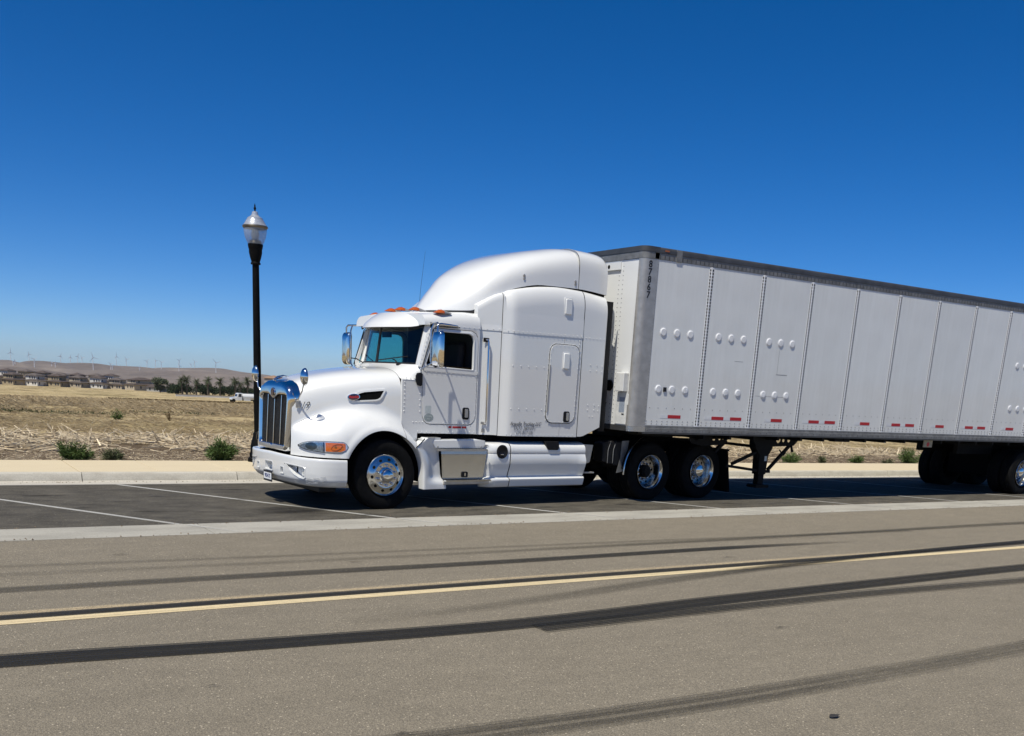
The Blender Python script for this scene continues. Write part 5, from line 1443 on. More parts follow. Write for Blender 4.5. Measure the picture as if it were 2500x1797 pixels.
        for u in np.linspace(0, 1, 9)[1:]:
            x = xf + .045 + (xr - xf - .045) * u; k = math.sin(min(1, u * 1.5) * PI / 2)
            row.append((x, s * (1.236 + (flank - 1.236) * (k ** 2)), z))
        row += [(xr + .012, s * (flank - .02), z), (xr + .012, s * 1.05, z)]
        rows.append(row)
    b = MB(); b.grid(rows); n_ = len(rows[0]); b.f.append(tuple(range(n_))); b.f.append(tuple(range((len(rows) - 1) * n_, len(rows) * n_))); b.build('front_skirt', M['paint'], T, smooth=50)
    MB().tube([(.605, s * 1.225, 1.02), (.53, s * 1.236, .955), (.455, s * 1.236, .89)], .007, 6).build('fender_edge_trim', M['seal'], T)
    # pocket with hook above the rear skirt
    MB().prism([(2.84, 1.0), (3.12, 1.0), (3.135, .90), (3.115, .865), (2.93, .865), (2.90, .885)], 1, s * 1.245, s * 1.16).build('skirt_bracket', M['black'], T, bevel=.01)

# ---- chassis
ch = MB()
for s in (-1, 1): ch.box(.9, 7.35, s * .43 - .04, s * .43 + .04, .78, 1.03)
for x in (1.5, 3.0, 4.6, 5.9, 7.2): ch.box(x - .06, x + .06, -.40, .40, .80, 1.0)
ch.build('frame_rail', M['blackmetal'], T, bevel=.01, seg=1)
MB().box(.45, 3.75, -1.0, 1.0, .98, 1.085).build('cab_floor', M['deep'], T)
MB().box(.9, 2.9, -.95, .95, .32, .80).build('underbody', M['deep'], T)
for s in (-1, 1):
    MB().lathe([(.30, 2.3), (.30, 3.6)], (0, s * .85, .63), 'x', 20).build('fuel_tank', M['blackmetal'], T, smooth=40)
MB().box(5.3, 6.5, -.46, .46, 1.03, 1.10).build('fifth_wheel_base', M['blackmetal'], T)
fw = MB(); fw.prism([(5.45, -.45), (6.15, -.48), (6.75, -.36), (6.75, -.12), (6.3, -.05), (6.3, .05), (6.75, .12), (6.75, .36), (6.15, .48), (5.45, .45)], 2, 1.12, 1.19); fw.build('fifth_wheel', M['blackmetal'], T, bevel=.01)
for x in (5.235, 6.555):
    MB().lathe([(.08, -1.0), (.09, -.3), (.20, -.16), (.20, .16), (.09, .3), (.08, 1.0)], (x, 0, .49), 'y', 16).build('axle', M['blackmetal'], T, smooth=50)
    for s in (-1, 1): MB().lathe([(.13, 0), (.14, .1), (.12, .24)], (x + .22, s * .52, .66), 'z', 14).build('air_spring', M['rubber'], T, smooth=50)
MB().lathe([(.055, -1.0), (.055, 1.0)], (0, 0, .46), 'y', 12).build('front_axle', M['blackmetal'], T)
for s in (-1, 1):
    qf = MB(); rows = []
    for a in np.linspace(1.75, 3.05, 9): rows.append([(5.235 + .60 * math.cos(a), s * y, .49 + .62 * math.sin(a)) for y in (.62, 1.20)])
    qf.grid(rows); rows2 = [[(p[0] + .012, p[1], p[2] - .012) for p in r_] for r_ in rows]; qf.grid(rows2); q_ = qf.build('quarter_fender', M['blackmetal'], T, smooth=50)
    MB().tube([(5.235 + .615 * math.cos(a), s * 1.205, .49 + .635 * math.sin(a)) for a in np.linspace(1.9, 3.1, 10)] + [(4.62, s * 1.205, .45)], .014, 6).build('fender_trim', M['polished'], T, smooth=60)
    for x in (4.30, 4.42): MB().tube([(x + .07, s * 1.10, 1.0), (x, s * 1.125, .86), (x, s * 1.125, .64)], .006, 6).build('hose', M['rail_grey'], T, smooth=60)
    MB().prism([(4.20, .97), (4.30, 1.01), (4.62, 1.01), (4.72, .86), (4.56, .58), (4.20, .66)], 1, s * 1.11, s * .85).build('battery_box', M['black'], T, bevel=.03)
    MB().prism([(4.61, 1.01), (4.775, 1.02), (4.70, .50), (4.53, .47), (4.60, .72)], 1, s * 1.118, s * 1.112).build('box_trim', M['rail_grey'], T)
    MB().prism([(3.74, .95), (3.98, .94), (3.93, .66), (3.90, .64), (3.85, .64), (3.80, .70)], 1, s * 1.10, s * 1.0).build('step_bracket', M['galv'], T, bevel=.006)
    MB().box(3.76, 3.97, s * 1.08 - .10, s * 1.08 + .02, .48, .50).build('deck_step', M['galv'], T)
    mf = MB(); mf.add([(7.20, s * .60, .86), (7.20, s * 1.22, .86), (7.36, s * 1.22, .09), (7.36, s * .60, .09), (7.215, s * .60, .86), (7.215, s * 1.22, .86), (7.375, s * 1.22, .09), (7.375, s * .60, .09)], [(0, 1, 2, 3), (7, 6, 5, 4), (0, 4, 5, 1), (1, 5, 6, 2), (2, 6, 7, 3), (3, 7, 4, 0)])
    mf.build('mud_flap', M['rubber'], T)
    MB().box(7.16, 7.24, s * .85 - .38, s * .85 + .38, .85, .89).build('flap_hanger', M['blackmetal'], T)

# ---- wheels
def tyre_prof(w, R=.503):
    h = w / 2
    return [(.292, -h * .72), (.30, -h * .80), (.34, -h * .93), (.40, -h * .99), (.45, -h * .96), (.478, -h * .90), (.494, -h * .82), (R, -h * .70), (R, -h * .52), (R - .012, -h * .50), (R - .012, -h * .44), (R, -h * .42), (R + .001, -h * .14), (R - .012, -h * .12), (R - .012, -h * .06), (R, -h * .04),
            (R, h * .04), (R - .012, h * .06), (R - .012, h * .12), (R + .001, h * .14), (R, h * .42), (R - .012, h * .44), (R - .012, h * .50), (R, h * .52), (R, h * .70), (.494, h * .82), (.478, h * .90), (.45, h * .96), (.40, h * .99), (.34, h * .93), (.30, h * .80), (.292, h * .72)]
def tyre(parent, y, w=.285):
    b = MB(); b.lathe(tyre_prof(w), (0, y, 0), 'y', 56, cap=False)
    b.build('tyre', M['rubber'], parent, smooth=40)
def nuts(parent, y, s, r0=.143, n=10, mat='chrome', L=.045, r=.019):
    for k in range(n):
        a = 2 * PI * (k + .5) / n
        b = MB().lathe([(r, 0), (r, s * L * .5), (r * .7, s * L * .85), (r * .25, s * L)], (r0 * math.cos(a), y, r0 * math.sin(a)), 'y', 10); b.build('lug_nut', M[mat], parent, smooth=50)
def front_wheel(s, parent, x=0.0):
    w = empty('wheel', (x, 0, .493), 0, parent)
    Y = 1.16
    tyre(w, s * (Y - .14))
    b = MB(); b.lathe([(.292, s * (Y - .06)), (.298, s * (Y - .004)), (.294, s * Y), (.286, s * (Y - .006)), (.278, s * (Y - .02)), (.262, s * (Y - .015)), (.235, s * (Y + .005)), (.20, s * (Y + .022)), (.185, s * (Y + .026)), (.182, s * (Y + .020)), (.165, s * (Y + .018)), (.11, s * (Y + .018)), (.10, s * (Y + .0))], (0, 0, 0), 'y', 48, cap=False)
    b.build('rim', M['polished'], w, smooth=28)
    for k in range(10):
        a = 2 * PI * k / 10 + .1; c = Vector((.224 * math.cos(a), s * (Y + .0105), .224 * math.sin(a)))
        b = MB(); t = Vector((math.cos(a), 0, math.sin(a))); u = Vector((-math.sin(a), 0, math.cos(a))); n_ = Vector((0, s, 0))
        tt = (t - n_ * .62).normalized(); nn = (n_ + t * .62).normalized()
        ring = [c + tt * .021 * math.cos(q) + u * .024 * math.sin(q) + nn * .004 for q in np.linspace(0, 2 * PI, 15)[:-1]]
        b.add(ring + [p - nn * .02 for p in ring], [tuple(range(14))] + [(i, (i + 1) % 14, 14 + (i + 1) % 14, 14 + i) for i in range(14)])
        b.build('hand_hole', M['deep'], w)
    nuts(w, s * (Y + .017), s)
    MB().lathe([(.118, s * (Y + .015)), (.116, s * (Y + .028)), (.096, s * (Y + .034)), (.092, s * (Y + .075)), (.082, s * (Y + .092)), (.05, s * (Y + .105)), (.001, s * (Y + .108))], (0, 0, 0), 'y', 32, cap=False).build('hub_cap', M['chrome'], w, smooth=45)
    return w
def rear_wheel(s, parent, x, cap, mat='polished'):
    w = empty('wheel', (x, 0, .493), 0, parent)
    Y = 1.23
    tyre(w, s * (Y - .15)); tyre(w, s * (Y - .47))
    b = MB(); b.lathe([(.292, s * (Y - .06)), (.299, s * (Y - .004)), (.295, s * Y), (.286, s * (Y - .006)), (.274, s * (Y - .03)), (.256, s * (Y - .06)), (.246, s * (Y - .13)), (.232, s * (Y - .165)), (.20, s * (Y - .175)), (.10, s * (Y - .175))], (0, 0, 0), 'y', 48, cap=False)
    b.build('rim', M[mat], w, smooth=30)
    MB().lathe([(.2325, s * (Y - .163)), (.20, s * (Y - .1735)), (.10, s * (Y - .1735))], (0, 0, 0), 'y', 48, cap=False).build('wheel_disc', M['disc'], w, smooth=30)
    for k in range(10):
        a = 2 * PI * k / 10 + .1
        b = MB().lathe([(.024, s * (Y - .172)), (.022, s * (Y - .169))], (.205 * math.cos(a), 0, .205 * math.sin(a)), 'y', 12); b.build('hand_hole', M['deep'], w)
    nuts(w, s * (Y - .174), s, .143, 10, 'chrome', .04)
    if cap: MB().lathe([(.112, s * (Y - .175)), (.110, s * (Y - .09)), (.10, s * (Y - .055)), (.06, s * (Y - .042)), (.001, s * (Y - .04))], (0, 0, 0), 'y', 28, cap=False).build('hub_cap', M['chrome'], w, smooth=40)
    else: MB().lathe([(.112, s * (Y - .175)), (.105, s * (Y - .10)), (.085, s * (Y - .095)), (.08, s * (Y - .07)), (.001, s * (Y - .068))], (0, 0, 0), 'y', 28, cap=False).build('hub', M['blackmetal'], w, smooth=40)
    return w
for s in (-1, 1): front_wheel(s, T)
for x, cap in ((5.235, False), (6.555, True)):
    for s in (-1, 1): rear_wheel(s, T, x, cap)
# ================================================================== BOX TRAILER (world frame)
TL = tag(empty('semi_trailer', (4.15, 0, 0)), 'long white plate-sided box trailer with weathered metal front corners', 'trailer')
inv = Matrix.Translation((-4.15, 0, 0))
def tb(mb, name, mat, parent=None, **k):
    mb.v = [(p[0] - 4.15, p[1], p[2]) for p in mb.v]
    return mb.build(name, mat, parent or TL, **k)
X0, XE, PZ0, PZ1, TOP = 4.15, 20.32, 1.309, 3.89, 4.075
PX = [4.372 + 1.2192 * k for k in range(14)]; PX[-1] = XE - .1
# wall panels, each its own plate; far side too
for s in (-1, 1):
    first = None
    for k in range(13):
        a, c = PX[k], PX[k + 1]
        if k < 12 and first is not None:
            o = first.copy(); COL.objects.link(o); o.parent = TL; o.location = (1.2192 * k, 0, 0); continue
        q = MB().box(a + .003, c - .003, s * 1.285 - .015, s * 1.285 + .015, PZ0, PZ1)
        o = tb(q, 'wall_panel', M['trailer'], bevel=.003, seg=1)
        if first is None: first = o
    sf = None
    for k in range(1, 13):
        if sf is None:
            q = MB(); x = PX[1]
            q.box(x - .045, x + .045, s * 1.301 - .004, s * 1.301 + .004, PZ0, PZ1 - .005); q.box(x - .012, x + .012, s * 1.305 - .004, s * 1.305 + .004, PZ0, PZ1 - .005)
            sf = tb(q, 'joint_strip', M['seamwhite'], bevel=.002, seg=1)
            q = MB()
            for z in np.arange(PZ0 + .04, PZ1 - .03, .0508):
                for dx in (-.030, .030): q.box(x + dx - .0115, x + dx + .0115, s * 1.3045 - .002, s * 1.3045 + .002, z - .016, z + .016)
            sh = tb(q, 'strip_slots', M['deep'], kind='stuff')
            sh.parent = sf
        else:
            o = sf.copy(); COL.objects.link(o); o.parent = TL; o.location = (1.2192 * (k - 1), 0, 0)
            h = sh.copy(); COL.objects.link(h); h.parent = o
    q = MB(); q.prism([(s * 1.30, 1.196), (s * 1.312, 1.20), (s * 1.312, 1.262), (s * 1.304, 1.268), (s * 1.304, 1.309), (s * 1.27, 1.309), (s * 1.24, 1.23), (s * 1.24, 1.196)], 0, 4.36, XE)
    tb(q, 'bottom_rail', M['rail_grey'], smooth=20)
    q = MB(); q.box(4.40, XE, s * 1.26 - .05, s * 1.26 + .05, 1.175, 1.195); tb(q, 'rail_flange', M['rail_dark'])
    q = MB(); q.box(4.365, XE, s * 1.296 - .012, s * 1.296 + .012, PZ1, 3.985); tr_ = tb(q, 'top_rail', M['rail_grey'], bevel=.003, seg=1)
    q = MB(); q.prism([(s * 1.27, 3.985), (s * 1.316, 3.985), (s * 1.318, 4.03), (s * 1.305, 4.06), (s * 1.27, 4.075), (s * 1.20, 4.078)], 0, 4.36, XE); tb(q, 'roof_rail', M['rail_dark'], smooth=50)
    q = MB()
    for x in np.arange(4.47, XE, .094):
        q.box(x - .006, x + .006, s * 1.3075 - .0045, s * 1.3075 + .0045, 3.90, 3.955)
    tb(q, 'top_rail_studs', M['rail_dark'], kind='stuff')
    q = MB()
    for k in range(13):
        for x in np.linspace(PX[k] + .10, PX[k + 1] - .10, 10):
            for dz in (0, .045): q.rivet((x, s * 1.3, 1.34 + dz * 1.0), (0, s, 0), .009, .005)
        for x in np.linspace(PX[k] + .15, PX[k + 1] - .17, 6): q.rivet((x, s * 1.3, 1.60), (0, s, 0), .008, .004)
    tb(q, 'panel_rivets', M['rail_grey'], kind='stuff')
    q = MB()
    for x in np.arange(4.5, XE, .155): q.rivet((x, s * 1.312, 1.232), (0, s, 0), .010, .005); q.rivet((x + .05, s * 1.304, 1.29), (0, s, 0), .008, .004)
    tb(q, 'bottom_rail_rivets', M['rail_dark'], kind='stuff')
    # corner post: quarter-round metal
    ang = np.linspace(0, PI / 2, 12); R_ = .115
    def cpost(z0, z1, o=.0):
        arc = [(4.15 + R_ - (R_ + o) * math.cos(a), s * (1.305 - R_ + (R_ + o) * math.sin(a))) for a in ang]
        arc = [(4.15 - o, s * 1.175)] + arc + [(4.452, s * (1.305 + o))]
        inner = [(4.452, s * 1.28), (4.18, s * 1.175)]
        return MB().prism(arc + inner, 2, z0, z1)
    tb(cpost(1.29, 3.885), 'corner_post', M['galv'], smooth=35)
    tb(cpost(1.205, 1.288, .008), 'corner_casting', M['alu'], smooth=35)
    tb(cpost(3.888, 3.99, .003), 'corner_cap', M['rail_grey'], smooth=35)
    tb(cpost(3.992, 4.07, .010), 'corner_roof_cap', M['rail_dark'], smooth=35)
    q = MB()
    for z in np.arange(1.34, 3.86, .055): q.rivet((4.437, s * 1.3055, z), (0, s, 0), .006, .004); q.rivet((4.163, s * 1.165, z), (-1, 0, 0), .006, .004)
    tb(q, 'post_rivets', M['rail_grey'], kind='stuff')
    # round vent / D-ring cups in rows of three
    for k in (0, 1, 2, 8, 9, 11):
        for j in range(3):
            for z in (2.80, 1.90):
                x = {0: 4.67, 1: 5.89, 2: 7.095}.get(k, 4.67 + 1.2192 * k - .01 * k) + .293 * j
                if k == 8: x = 14.68 - .003 + .293 * j
                q = MB().lathe([(.074, 0), (.074, s * .0025), (.066, s * .0035), (.054, s * .0135), (.050, s * .0145), (.001, s * .015)], (x, s * 1.30, z), 'y', 24, cap=False)
                vc_ = tb(q, 'vent_cup', M['seamwhite'], smooth=12)
                if z < 2 and (k, j) in ((0, 2), (1, 1), (1, 2), (2, 0), (2, 1), (2, 2)):
                    q = MB().prism([(x - .042, z + .004), (x + .042, z + .004), (x + .034, z - .03), (x, z - .044), (x - .034, z - .03)], 1, s * 1.313, s * 1.319) if k == 2 else MB().prism([(x - .03, z + .02), (x + .03, z + .02), (x + .034, z - .03), (x - .02, z - .04)], 1, s * 1.313, s * 1.318)
                    dn = tb(q, 'dented_face', M['silver_tape'] if k == 1 else M['seamwhite']); dn.parent = vc_
    # red-silver conspicuity tape
    tapes = [(4.93, 5.21), (5.92, 6.20), (6.36, 6.63), (7.37, 7.65), (8.36, 8.64), (8.80, 9.09), (9.81, 10.09), (10.76, 11.03), (11.19, 11.47), (12.17, 12.45), (13.18, 13.46), (13.62, 13.90), (14.66, 14.95), (15.7, 15.98), (16.15, 16.43), (17.2, 17.48), (18.3, 18.58)]
    for i, (a, c) in enumerate(tapes):
        q = MB().box(a, c, s * 1.3015 - .0012, s * 1.3015 + .0012, 1.435, 1.49); tb(q, 'red_reflector', M['red'])
        w_ = .17
        q = MB().box(a - w_, a - .004, s * 1.3013 - .0010, s * 1.3013 + .0010, 1.435, 1.49); tb(q, 'silver_reflector', M['silver_tape'])
# front wall
q = MB().box(4.165, 4.195, -1.178, 1.178, 1.29, 3.885); tb(q, 'front_wall', M['paint'], bevel=.003, seg=1)
q = MB().box(4.15, 4.19, -1.18, 1.18, 3.888, 3.988); tb(q, 'front_top_rail', M['rail_grey'])
q = MB().box(4.142, 4.19, -1.18, 1.18, 3.992, 4.07); tb(q, 'front_roof_rail', M['rail_dark'])
q = MB().box(4.155, 4.20, -1.18, 1.18, 1.205, 1.288); tb(q, 'front_sill', M['rail_dark'])
q = MB()
for y in np.arange(-.78, .8, .52):
    for z in np.arange(1.34, 3.85, .07):
        q.rivet((4.165, y, z), (-1, 0, 0), .008, .005); q.rivet((4.165, y + .10, z), (-1, 0, 0), .008, .005)
tb(q, 'front_rivets', M['rail_grey'], kind='stuff')
q = MB().box(4.135, 4.164, -.72, -.13, 3.74, 3.86); rb = tb(q, 'light_box', M['paint'], bevel=.004)
q = MB().lathe([(.03, -.004), (.028, .0)], (4.134, -.42, 3.80), 'x', 16); o = tb(q, 'light_hole', M['deep']); o.parent = rb
q = MB().box(4.06, 4.164, -1.14, -.93, 1.83, 2.13); tb(q, 'document_box', M['whitebox'], bevel=.012)
q = MB().lathe([(.09, -.03), (.09, 0)], (4.15, -.66, 1.92), 'x', 20); tb(q, 'gladhand_plate', M['deep'])
q = MB().box(4.15, 4.164, -1.16, -.86, 1.31, 1.82); tb(q, 'lower_front_plate', M['whitebox'])
q = MB().box(4.147, 4.151, -1.10, -.96, 1.50, 1.74); tb(q, 'front_sticker', plain('blue_grey_label', (.26, .30, .36), .5, var=.2, vscale=50))
q = MB().box(4.145, 4.15, -1.10, -1.04, 1.46, 1.48); tb(q, 'label_clip', M['ink'])
for k, y in enumerate((-.62, -.52, -.42)):
    q = MB().tube([(4.12, y, 1.9 - .03 * k), (3.9, y - .05, 1.75), (3.72, y + .1, 1.5 + .05 * k), (3.62, y + .2, 1.75 + .05 * k), (3.55, y + .22, 1.9)], .016, 6); tb(q, 'air_hose', M['black'], smooth=60)
for k in range(3):
    q = MB(); pts = []
    for t in np.linspace(0, 1, 90):
        a = t * 2 * PI * 14; r_ = .045
        pts.append((3.80 + .30 * t + .03 * math.sin(a), -.62 + .10 * k + r_ * math.cos(a), 1.62 - .10 * math.sin(PI * t) + .10 * k + r_ * math.sin(a)))
    q.tube(pts, .008, 5); tb(q, 'coiled_air_line', [M['black'], M['red'], plain('blue_air_line', (.03, .06, .25), .4)][k], smooth=60)
q = MB().prism(rrect(4.775, 4.835, 1.865, 1.935, .006), 1, -1.301, -1.318); tb(q, 'side_marker', M['ink'], bevel=.003)
q = MB().box(4.55, 4.64, -1.322, -1.316, 4.012, 4.035); tb(q, 'clearance_lamp', plain('faded_amber', (.35, .10, .03), .35))
q = MB().box(4.80, 4.92, -1.318, -1.30, 3.885, 4.06); tb(q, 'roof_bracket', M['rail_grey'], bevel=.004)
q = MB().box(4.142, 4.149, -1.20, -1.17, 1.62, 1.80); tb(q, 'post_tag', M['whitebox'], bevel=.01)
# scratches on the third panel
q = MB()
q.box(6.9, 7.62, -1.3012, -1.3006, 1.872, 1.877); q.box(7.36, 7.64, -1.3012, -1.3006, 2.255, 2.266); q.box(7.38, 7.385, -1.3012, -1.3006, 2.27, 2.68); q.box(6.32, 6.52, -1.3012, -1.3006, 2.43, 2.436)
tb(q, 'scratch_marks', plain('scratch_grey', (.25, .25, .25), .6, var=.3, vscale=30))
# numbers down the corner post
for i, c in enumerate('87867'):
    o = text_mesh(c, .142, M['ink'], 'trailer_number', (4.287 - 4.15, -1.3065, 3.80 - .115 * i), (PI / 2, 0, -.03), TL, sx=1.0, bold=.003)
# roof, floor, underside
q = MB().box(4.2, XE, -1.27, 1.27, 4.05, 4.07); tb(q, 'trailer_roof', M['galv'])
q = MB().box(4.2, XE, -1.25, 1.25, 1.20, 1.285); tb(q, 'trailer_floor', M['deep'])
q = MB().box(XE - .05, XE, -1.27, 1.27, 1.3, 4.0); tb(q, 'rear_doors', M['trailer'])
q = MB()
for x in np.arange(5.9, 20, .61): q.box(x - .03, x + .03, -1.2, 1.2, 1.10, 1.198)
tb(q, 'cross_members', M['blackmetal'], kind='stuff')
q = MB().prism([(4.35, 1.195), (4.35, 1.15), (4.9, 1.12), (5.9, 1.12), (6.2, 1.195)], 1, -1.0, 1.0); tb(q, 'coupler_plate', M['blackmetal'])
# landing gear with drilled gusset plates
def gusset(x0, x1, y, holes):
    poly = [(x0, 1.19), (x1, 1.19), (x1, 1.08), (x1 - .10, .99), (x0 + .35, .96), (x0 + .06, 1.00), (x0, 1.06)]
    hs = [[(cx + r * .9 * math.cos(a), 1.10 + dz + r * math.sin(a)) for a in np.linspace(0, 2 * PI, 15)[:-1]] for cx, dz, r in holes]
    return MB().prism(poly, 1, y - .006, y + .006, hs)
for s in (-1, 1):
    q = gusset(6.72 - .9, 6.74, s * .90, [(5.99, .01, .062), (6.40, .0, .052), (6.545, .0, .034), (6.65, .0, .034)]); tb(q, 'gusset_plate', M['blackmetal'])
    q = gusset(7.40, 8.58, s * .90, [(7.585, -.02, .066), (8.055, .0, .066), (8.19, -.01, .038), (8.335, -.005, .045)]); tb(q, 'gusset_plate', M['blackmetal'])
    lg = empty('landing_leg', (0, 0, 0), 0, TL)
    q = MB().prism([(7.45, 1.19), (7.95, 1.19), (7.93, .93), (7.84, .80), (7.82, .45), (7.62, .45), (7.60, .80), (7.47, .95)], 1, s * .82 - .085, s * .82 + .085); tb(q, 'upper_tube', M['blackmetal'], lg, bevel=.008, seg=1)
    q = MB().box(7.655, 7.80, s * .82 - .06, s * .82 + .06, .26, .46); tb(q, 'inner_tube', M['blackmetal'], lg)
    q = MB().prism([(7.55, .225), (7.58, .26), (7.88, .26), (7.91, .225), (7.88, .20), (7.58, .20)], 1, s * .82 - .12, s * .82 + .12); tb(q, 'foot', M['blackmetal'], lg)
    q = MB().box(7.74, 7.80, s * .907 - .001, s * .907 + .001, .70, .79); tb(q, 'leg_label', M['sticker'], lg)
    for a, c in (((6.75, 1.06), (6.5, .86)), ((6.95, .64), (7.55, .86)), ((6.8, .61), (7.62, .52)), ((7.45, 1.15), (7.66, .62)), ((8.45, 1.02), (7.9, .53)), ((7.82, .50), (7.95, .50)), ((6.72, 1.17), (7.45, 1.10))):
        q = MB().bar((a[0], s * .86, a[1]), (c[0], s * .86, c[1]), .05); tb(q, 'brace', M['blackmetal'])
q = MB().bar((7.72, -.8, .95), (7.72, .8, .95), .05); tb(q, 'cross_shaft', M['blackmetal'])
q = MB().tube([(8.06, -.95, .92), (8.10, -.98, .84), (8.16, -.98, .82), (8.19, -.98, .87)], .014, 6); tb(q, 'crank_handle', M['blackmetal'])
q = MB().bar((8.42, -.9, 1.0), (8.47, -.9, .87), .03); tb(q, 'tie_rod', M['blackmetal'])
q = MB().box(9.28, 9.72, -1.19, -1.05, 1.10, 1.18); tb(q, 'placard_holder', M['blackmetal'])
# the rear bogie
q = MB().box(11.97, 12.25, -1.24, -1.22, 1.03, 1.19); pl2 = tb(q, 'side_placard', plain('placard_cream', (.40, .34, .22), .6, var=.2, vscale=30))
q = MB().lathe([(.045, .002), (.045, -.004), (.03, -.005)], (12.11, -1.24, 1.09), 'y', 18); o = tb(q, 'amber_marker', M['badge_red2']); o.parent = pl2
for s in (-1, 1):
    q = MB().box(14.2, 18.6, s * .48 - .05, s * .48 + .05, .85, 1.12); tb(q, 'slider_rail', M['blackmetal'])
q = MB().box(15.5, 17.5, -.55, .55, .34, 1.15); tb(q, 'suspension', M['deep'], bevel=.05)
for x in (15.80, 17.05):
    q = MB().lathe([(.07, -1.0), (.07, 1.0)], (x, 0, .49), 'y', 14); tb(q, 'axle', M['blackmetal'])
    for s in (-1, 1):
        w = rear_wheel(s, TL, x - 4.15, True)
for s in (-1, 1):
    q = MB().box(18.0, 18.02, s * .9 - .3, s * .9 + .3, .2, 1.1); tb(q, 'mud_flap', M['rubber'])
# ================================================================== STREET LAMP
LP = empty('street_lamp', (-.235, 4.47, .15), 0); tag(LP, 'black street lamp post with a prismatic acorn globe behind the truck nose', 'street lamp')
MB().lathe([(.20, 0), (.20, .06), (.165, .09), (.165, .16), (.15, .18), (.145, .30), (.13, .36), (.11, .44), (.095, .50), (.095, .53), (.075, .56)], (0, 0, 0), 'z', 24).build('post_base', M['postpaint'], LP, smooth=40)
b = MB(); n_ = 40; rows = []
for z, r in ((.50, .072), (1.2, .069), (2.4, .063), (3.56, .058)):
    rows.append([(r * (1 + .035 * (-1) ** k) * math.cos(2 * PI * k / n_), r * (1 + .035 * (-1) ** k) * math.sin(2 * PI * k / n_), z) for k in range(n_)])
b.grid(rows, cv=True); b.build('shaft', M['postpaint'], LP, smooth=60)
MB().lathe([(.055, 3.55), (.088, 3.56), (.088, 3.585), (.075, 3.60), (.10, 3.68), (.118, 3.76), (.118, 3.815), (.125, 3.83), (.135, 3.88), (.135, 3.905), (.10, 3.91)], (0, 0, 0), 'z', 28).build('capital', M['postpaint'], LP, smooth=35)
MB().lathe([(.128, 3.90), (.155, 3.95), (.185, 4.02), (.202, 4.10), (.208, 4.17), (.209, 4.175)], (0, 0, 0), 'z', 48, cap=False).build('globe', M['globe'], LP, smooth=60)
MB().lathe([(.112, 3.905), (.105, 3.95), (.09, 3.97), (.001, 3.975)], (0, 0, 0), 'z', 20, cap=False).build('lamp_holder', plain('bronze_holder', (.20, .15, .10), .35, .8), LP, smooth=40)
MB().lathe([(.05, 3.97), (.075, 4.05), (.06, 4.13), (.02, 4.16)], (0, 0, 0), 'z', 16).build('bulb', plain('milky_bulb', (.6, .62, .64), .3), LP, smooth=60)
MB().lathe([(.205, 4.165), (.214, 4.175), (.228, 4.195), (.222, 4.215), (.205, 4.22)], (0, 0, 0), 'z', 36, cap=False).build('rim_band', plain('bronze_band', (.16, .145, .12), .4, .7), LP, smooth=40)
MB().lathe([(.222, 4.213), (.19, 4.25), (.175, 4.275), (.175, 4.28), (.14, 4.33), (.138, 4.345), (.132, 4.35), (.085, 4.375), (.062, 4.40), (.052, 4.445), (.04, 4.455), (.001, 4.457)], (0, 0, 0), 'z', 36, cap=False).build('lamp_cap', M['lamp_cap'], LP, smooth=30)
MB().lathe([(.026, 4.455), (.010, 4.47), (.022, 4.505), (.024, 4.515), (.012, 4.535), (.014, 4.55), (.001, 4.595)], (0, 0, 0), 'z', 14, cap=False).build('finial', M['postpaint'], LP, smooth=40)

# ================================================================== PLANTS
def leaf_cloud(n, fn, ln, wd, droop=.2):
    """n small leaves; fn(i) gives position and outward direction"""
    V = []; F = []
    for i in range(n):
        p, d = fn(i); d = d / (np.linalg.norm(d) + 1e-9)
        d = d + rng.normal(0, .45, 3); d[2] -= droop * rng.random(); d /= np.linalg.norm(d)
        s = np.cross(d, rng.normal(0, 1, 3)); s /= np.linalg.norm(s); L = ln * rng.uniform(.6, 1.4); w = wd * rng.uniform(.6, 1.3) / 2
        k = len(V); V += [p, p + d * L * .5 + s * w, p + d * L, p + d * L * .5 - s * w]; F.append((k, k + 1, k + 2, k + 3))
    b = MB(); b.add(V, F); return b
def shrub(x, y, w, h, n, label, mat='shrub', group=None, dep=None, ln=.075, wd=.014, stems=22):
    z = float(field_z(x, y)); t = empty('shrub', (x, y, z - .01)); tag(t, label, 'shrub', group)
    dep = dep or w * .7
    tips = []
    b = MB()
    for k in range(stems):
        a = rng.uniform(0, 2 * PI); r = math.sqrt(rng.random()) * .5; hh = h * rng.uniform(.55, 1.0) * (1 - .55 * (r * 2) ** 2)
        e = np.array([math.cos(a) * r * w, math.sin(a) * r * dep, hh]); tips.append(e)
        b.tube([(e[0] * .12, e[1] * .12, 0), (e[0] * .5, e[1] * .5, hh * .5), tuple(e)], [.006, .005, .002], 4)
    b.build('stems', M['bark'] if mat != 'drystem' else M['drystem'], t)
    def fn(i):
        e = tips[rng.integers(len(tips))]; u = rng.uniform(.12, 1.02)
        p = np.array([e[0] * (.12 + .88 * u), e[1] * (.12 + .88 * u), e[2] * u]) + rng.normal(0, .02 + .02 * w, 3)
        p[2] = max(p[2], .005)
        return p, np.array([e[0], e[1], e[2] * .8])
    leaf_cloud(n, fn, ln, wd).build('foliage', M[mat], t, fixn=False)
    return t
g = 'shrubs along the sidewalk edge'
shrub(-3.47, 5.0, .74, .33, 2600, 'sprawling grey green shrub at the sidewalk edge, widest on the left', 'shrub', g)
shrub(-2.77, 5.05, .34, .22, 1000, 'small sparse shrub between the sprawling shrub and the round bush', 'weed', g)
shrub(-.76, 5.02, .56, .44, 4200, 'round dense dark green bush beside the lamp post', 'shrub', g, dep=.5, stems=40)
shrub(.2, 21.0, .36, .38, 600, 'lone upright green weed out in the straw field', 'shrub', None, ln=.06, wd=.018)
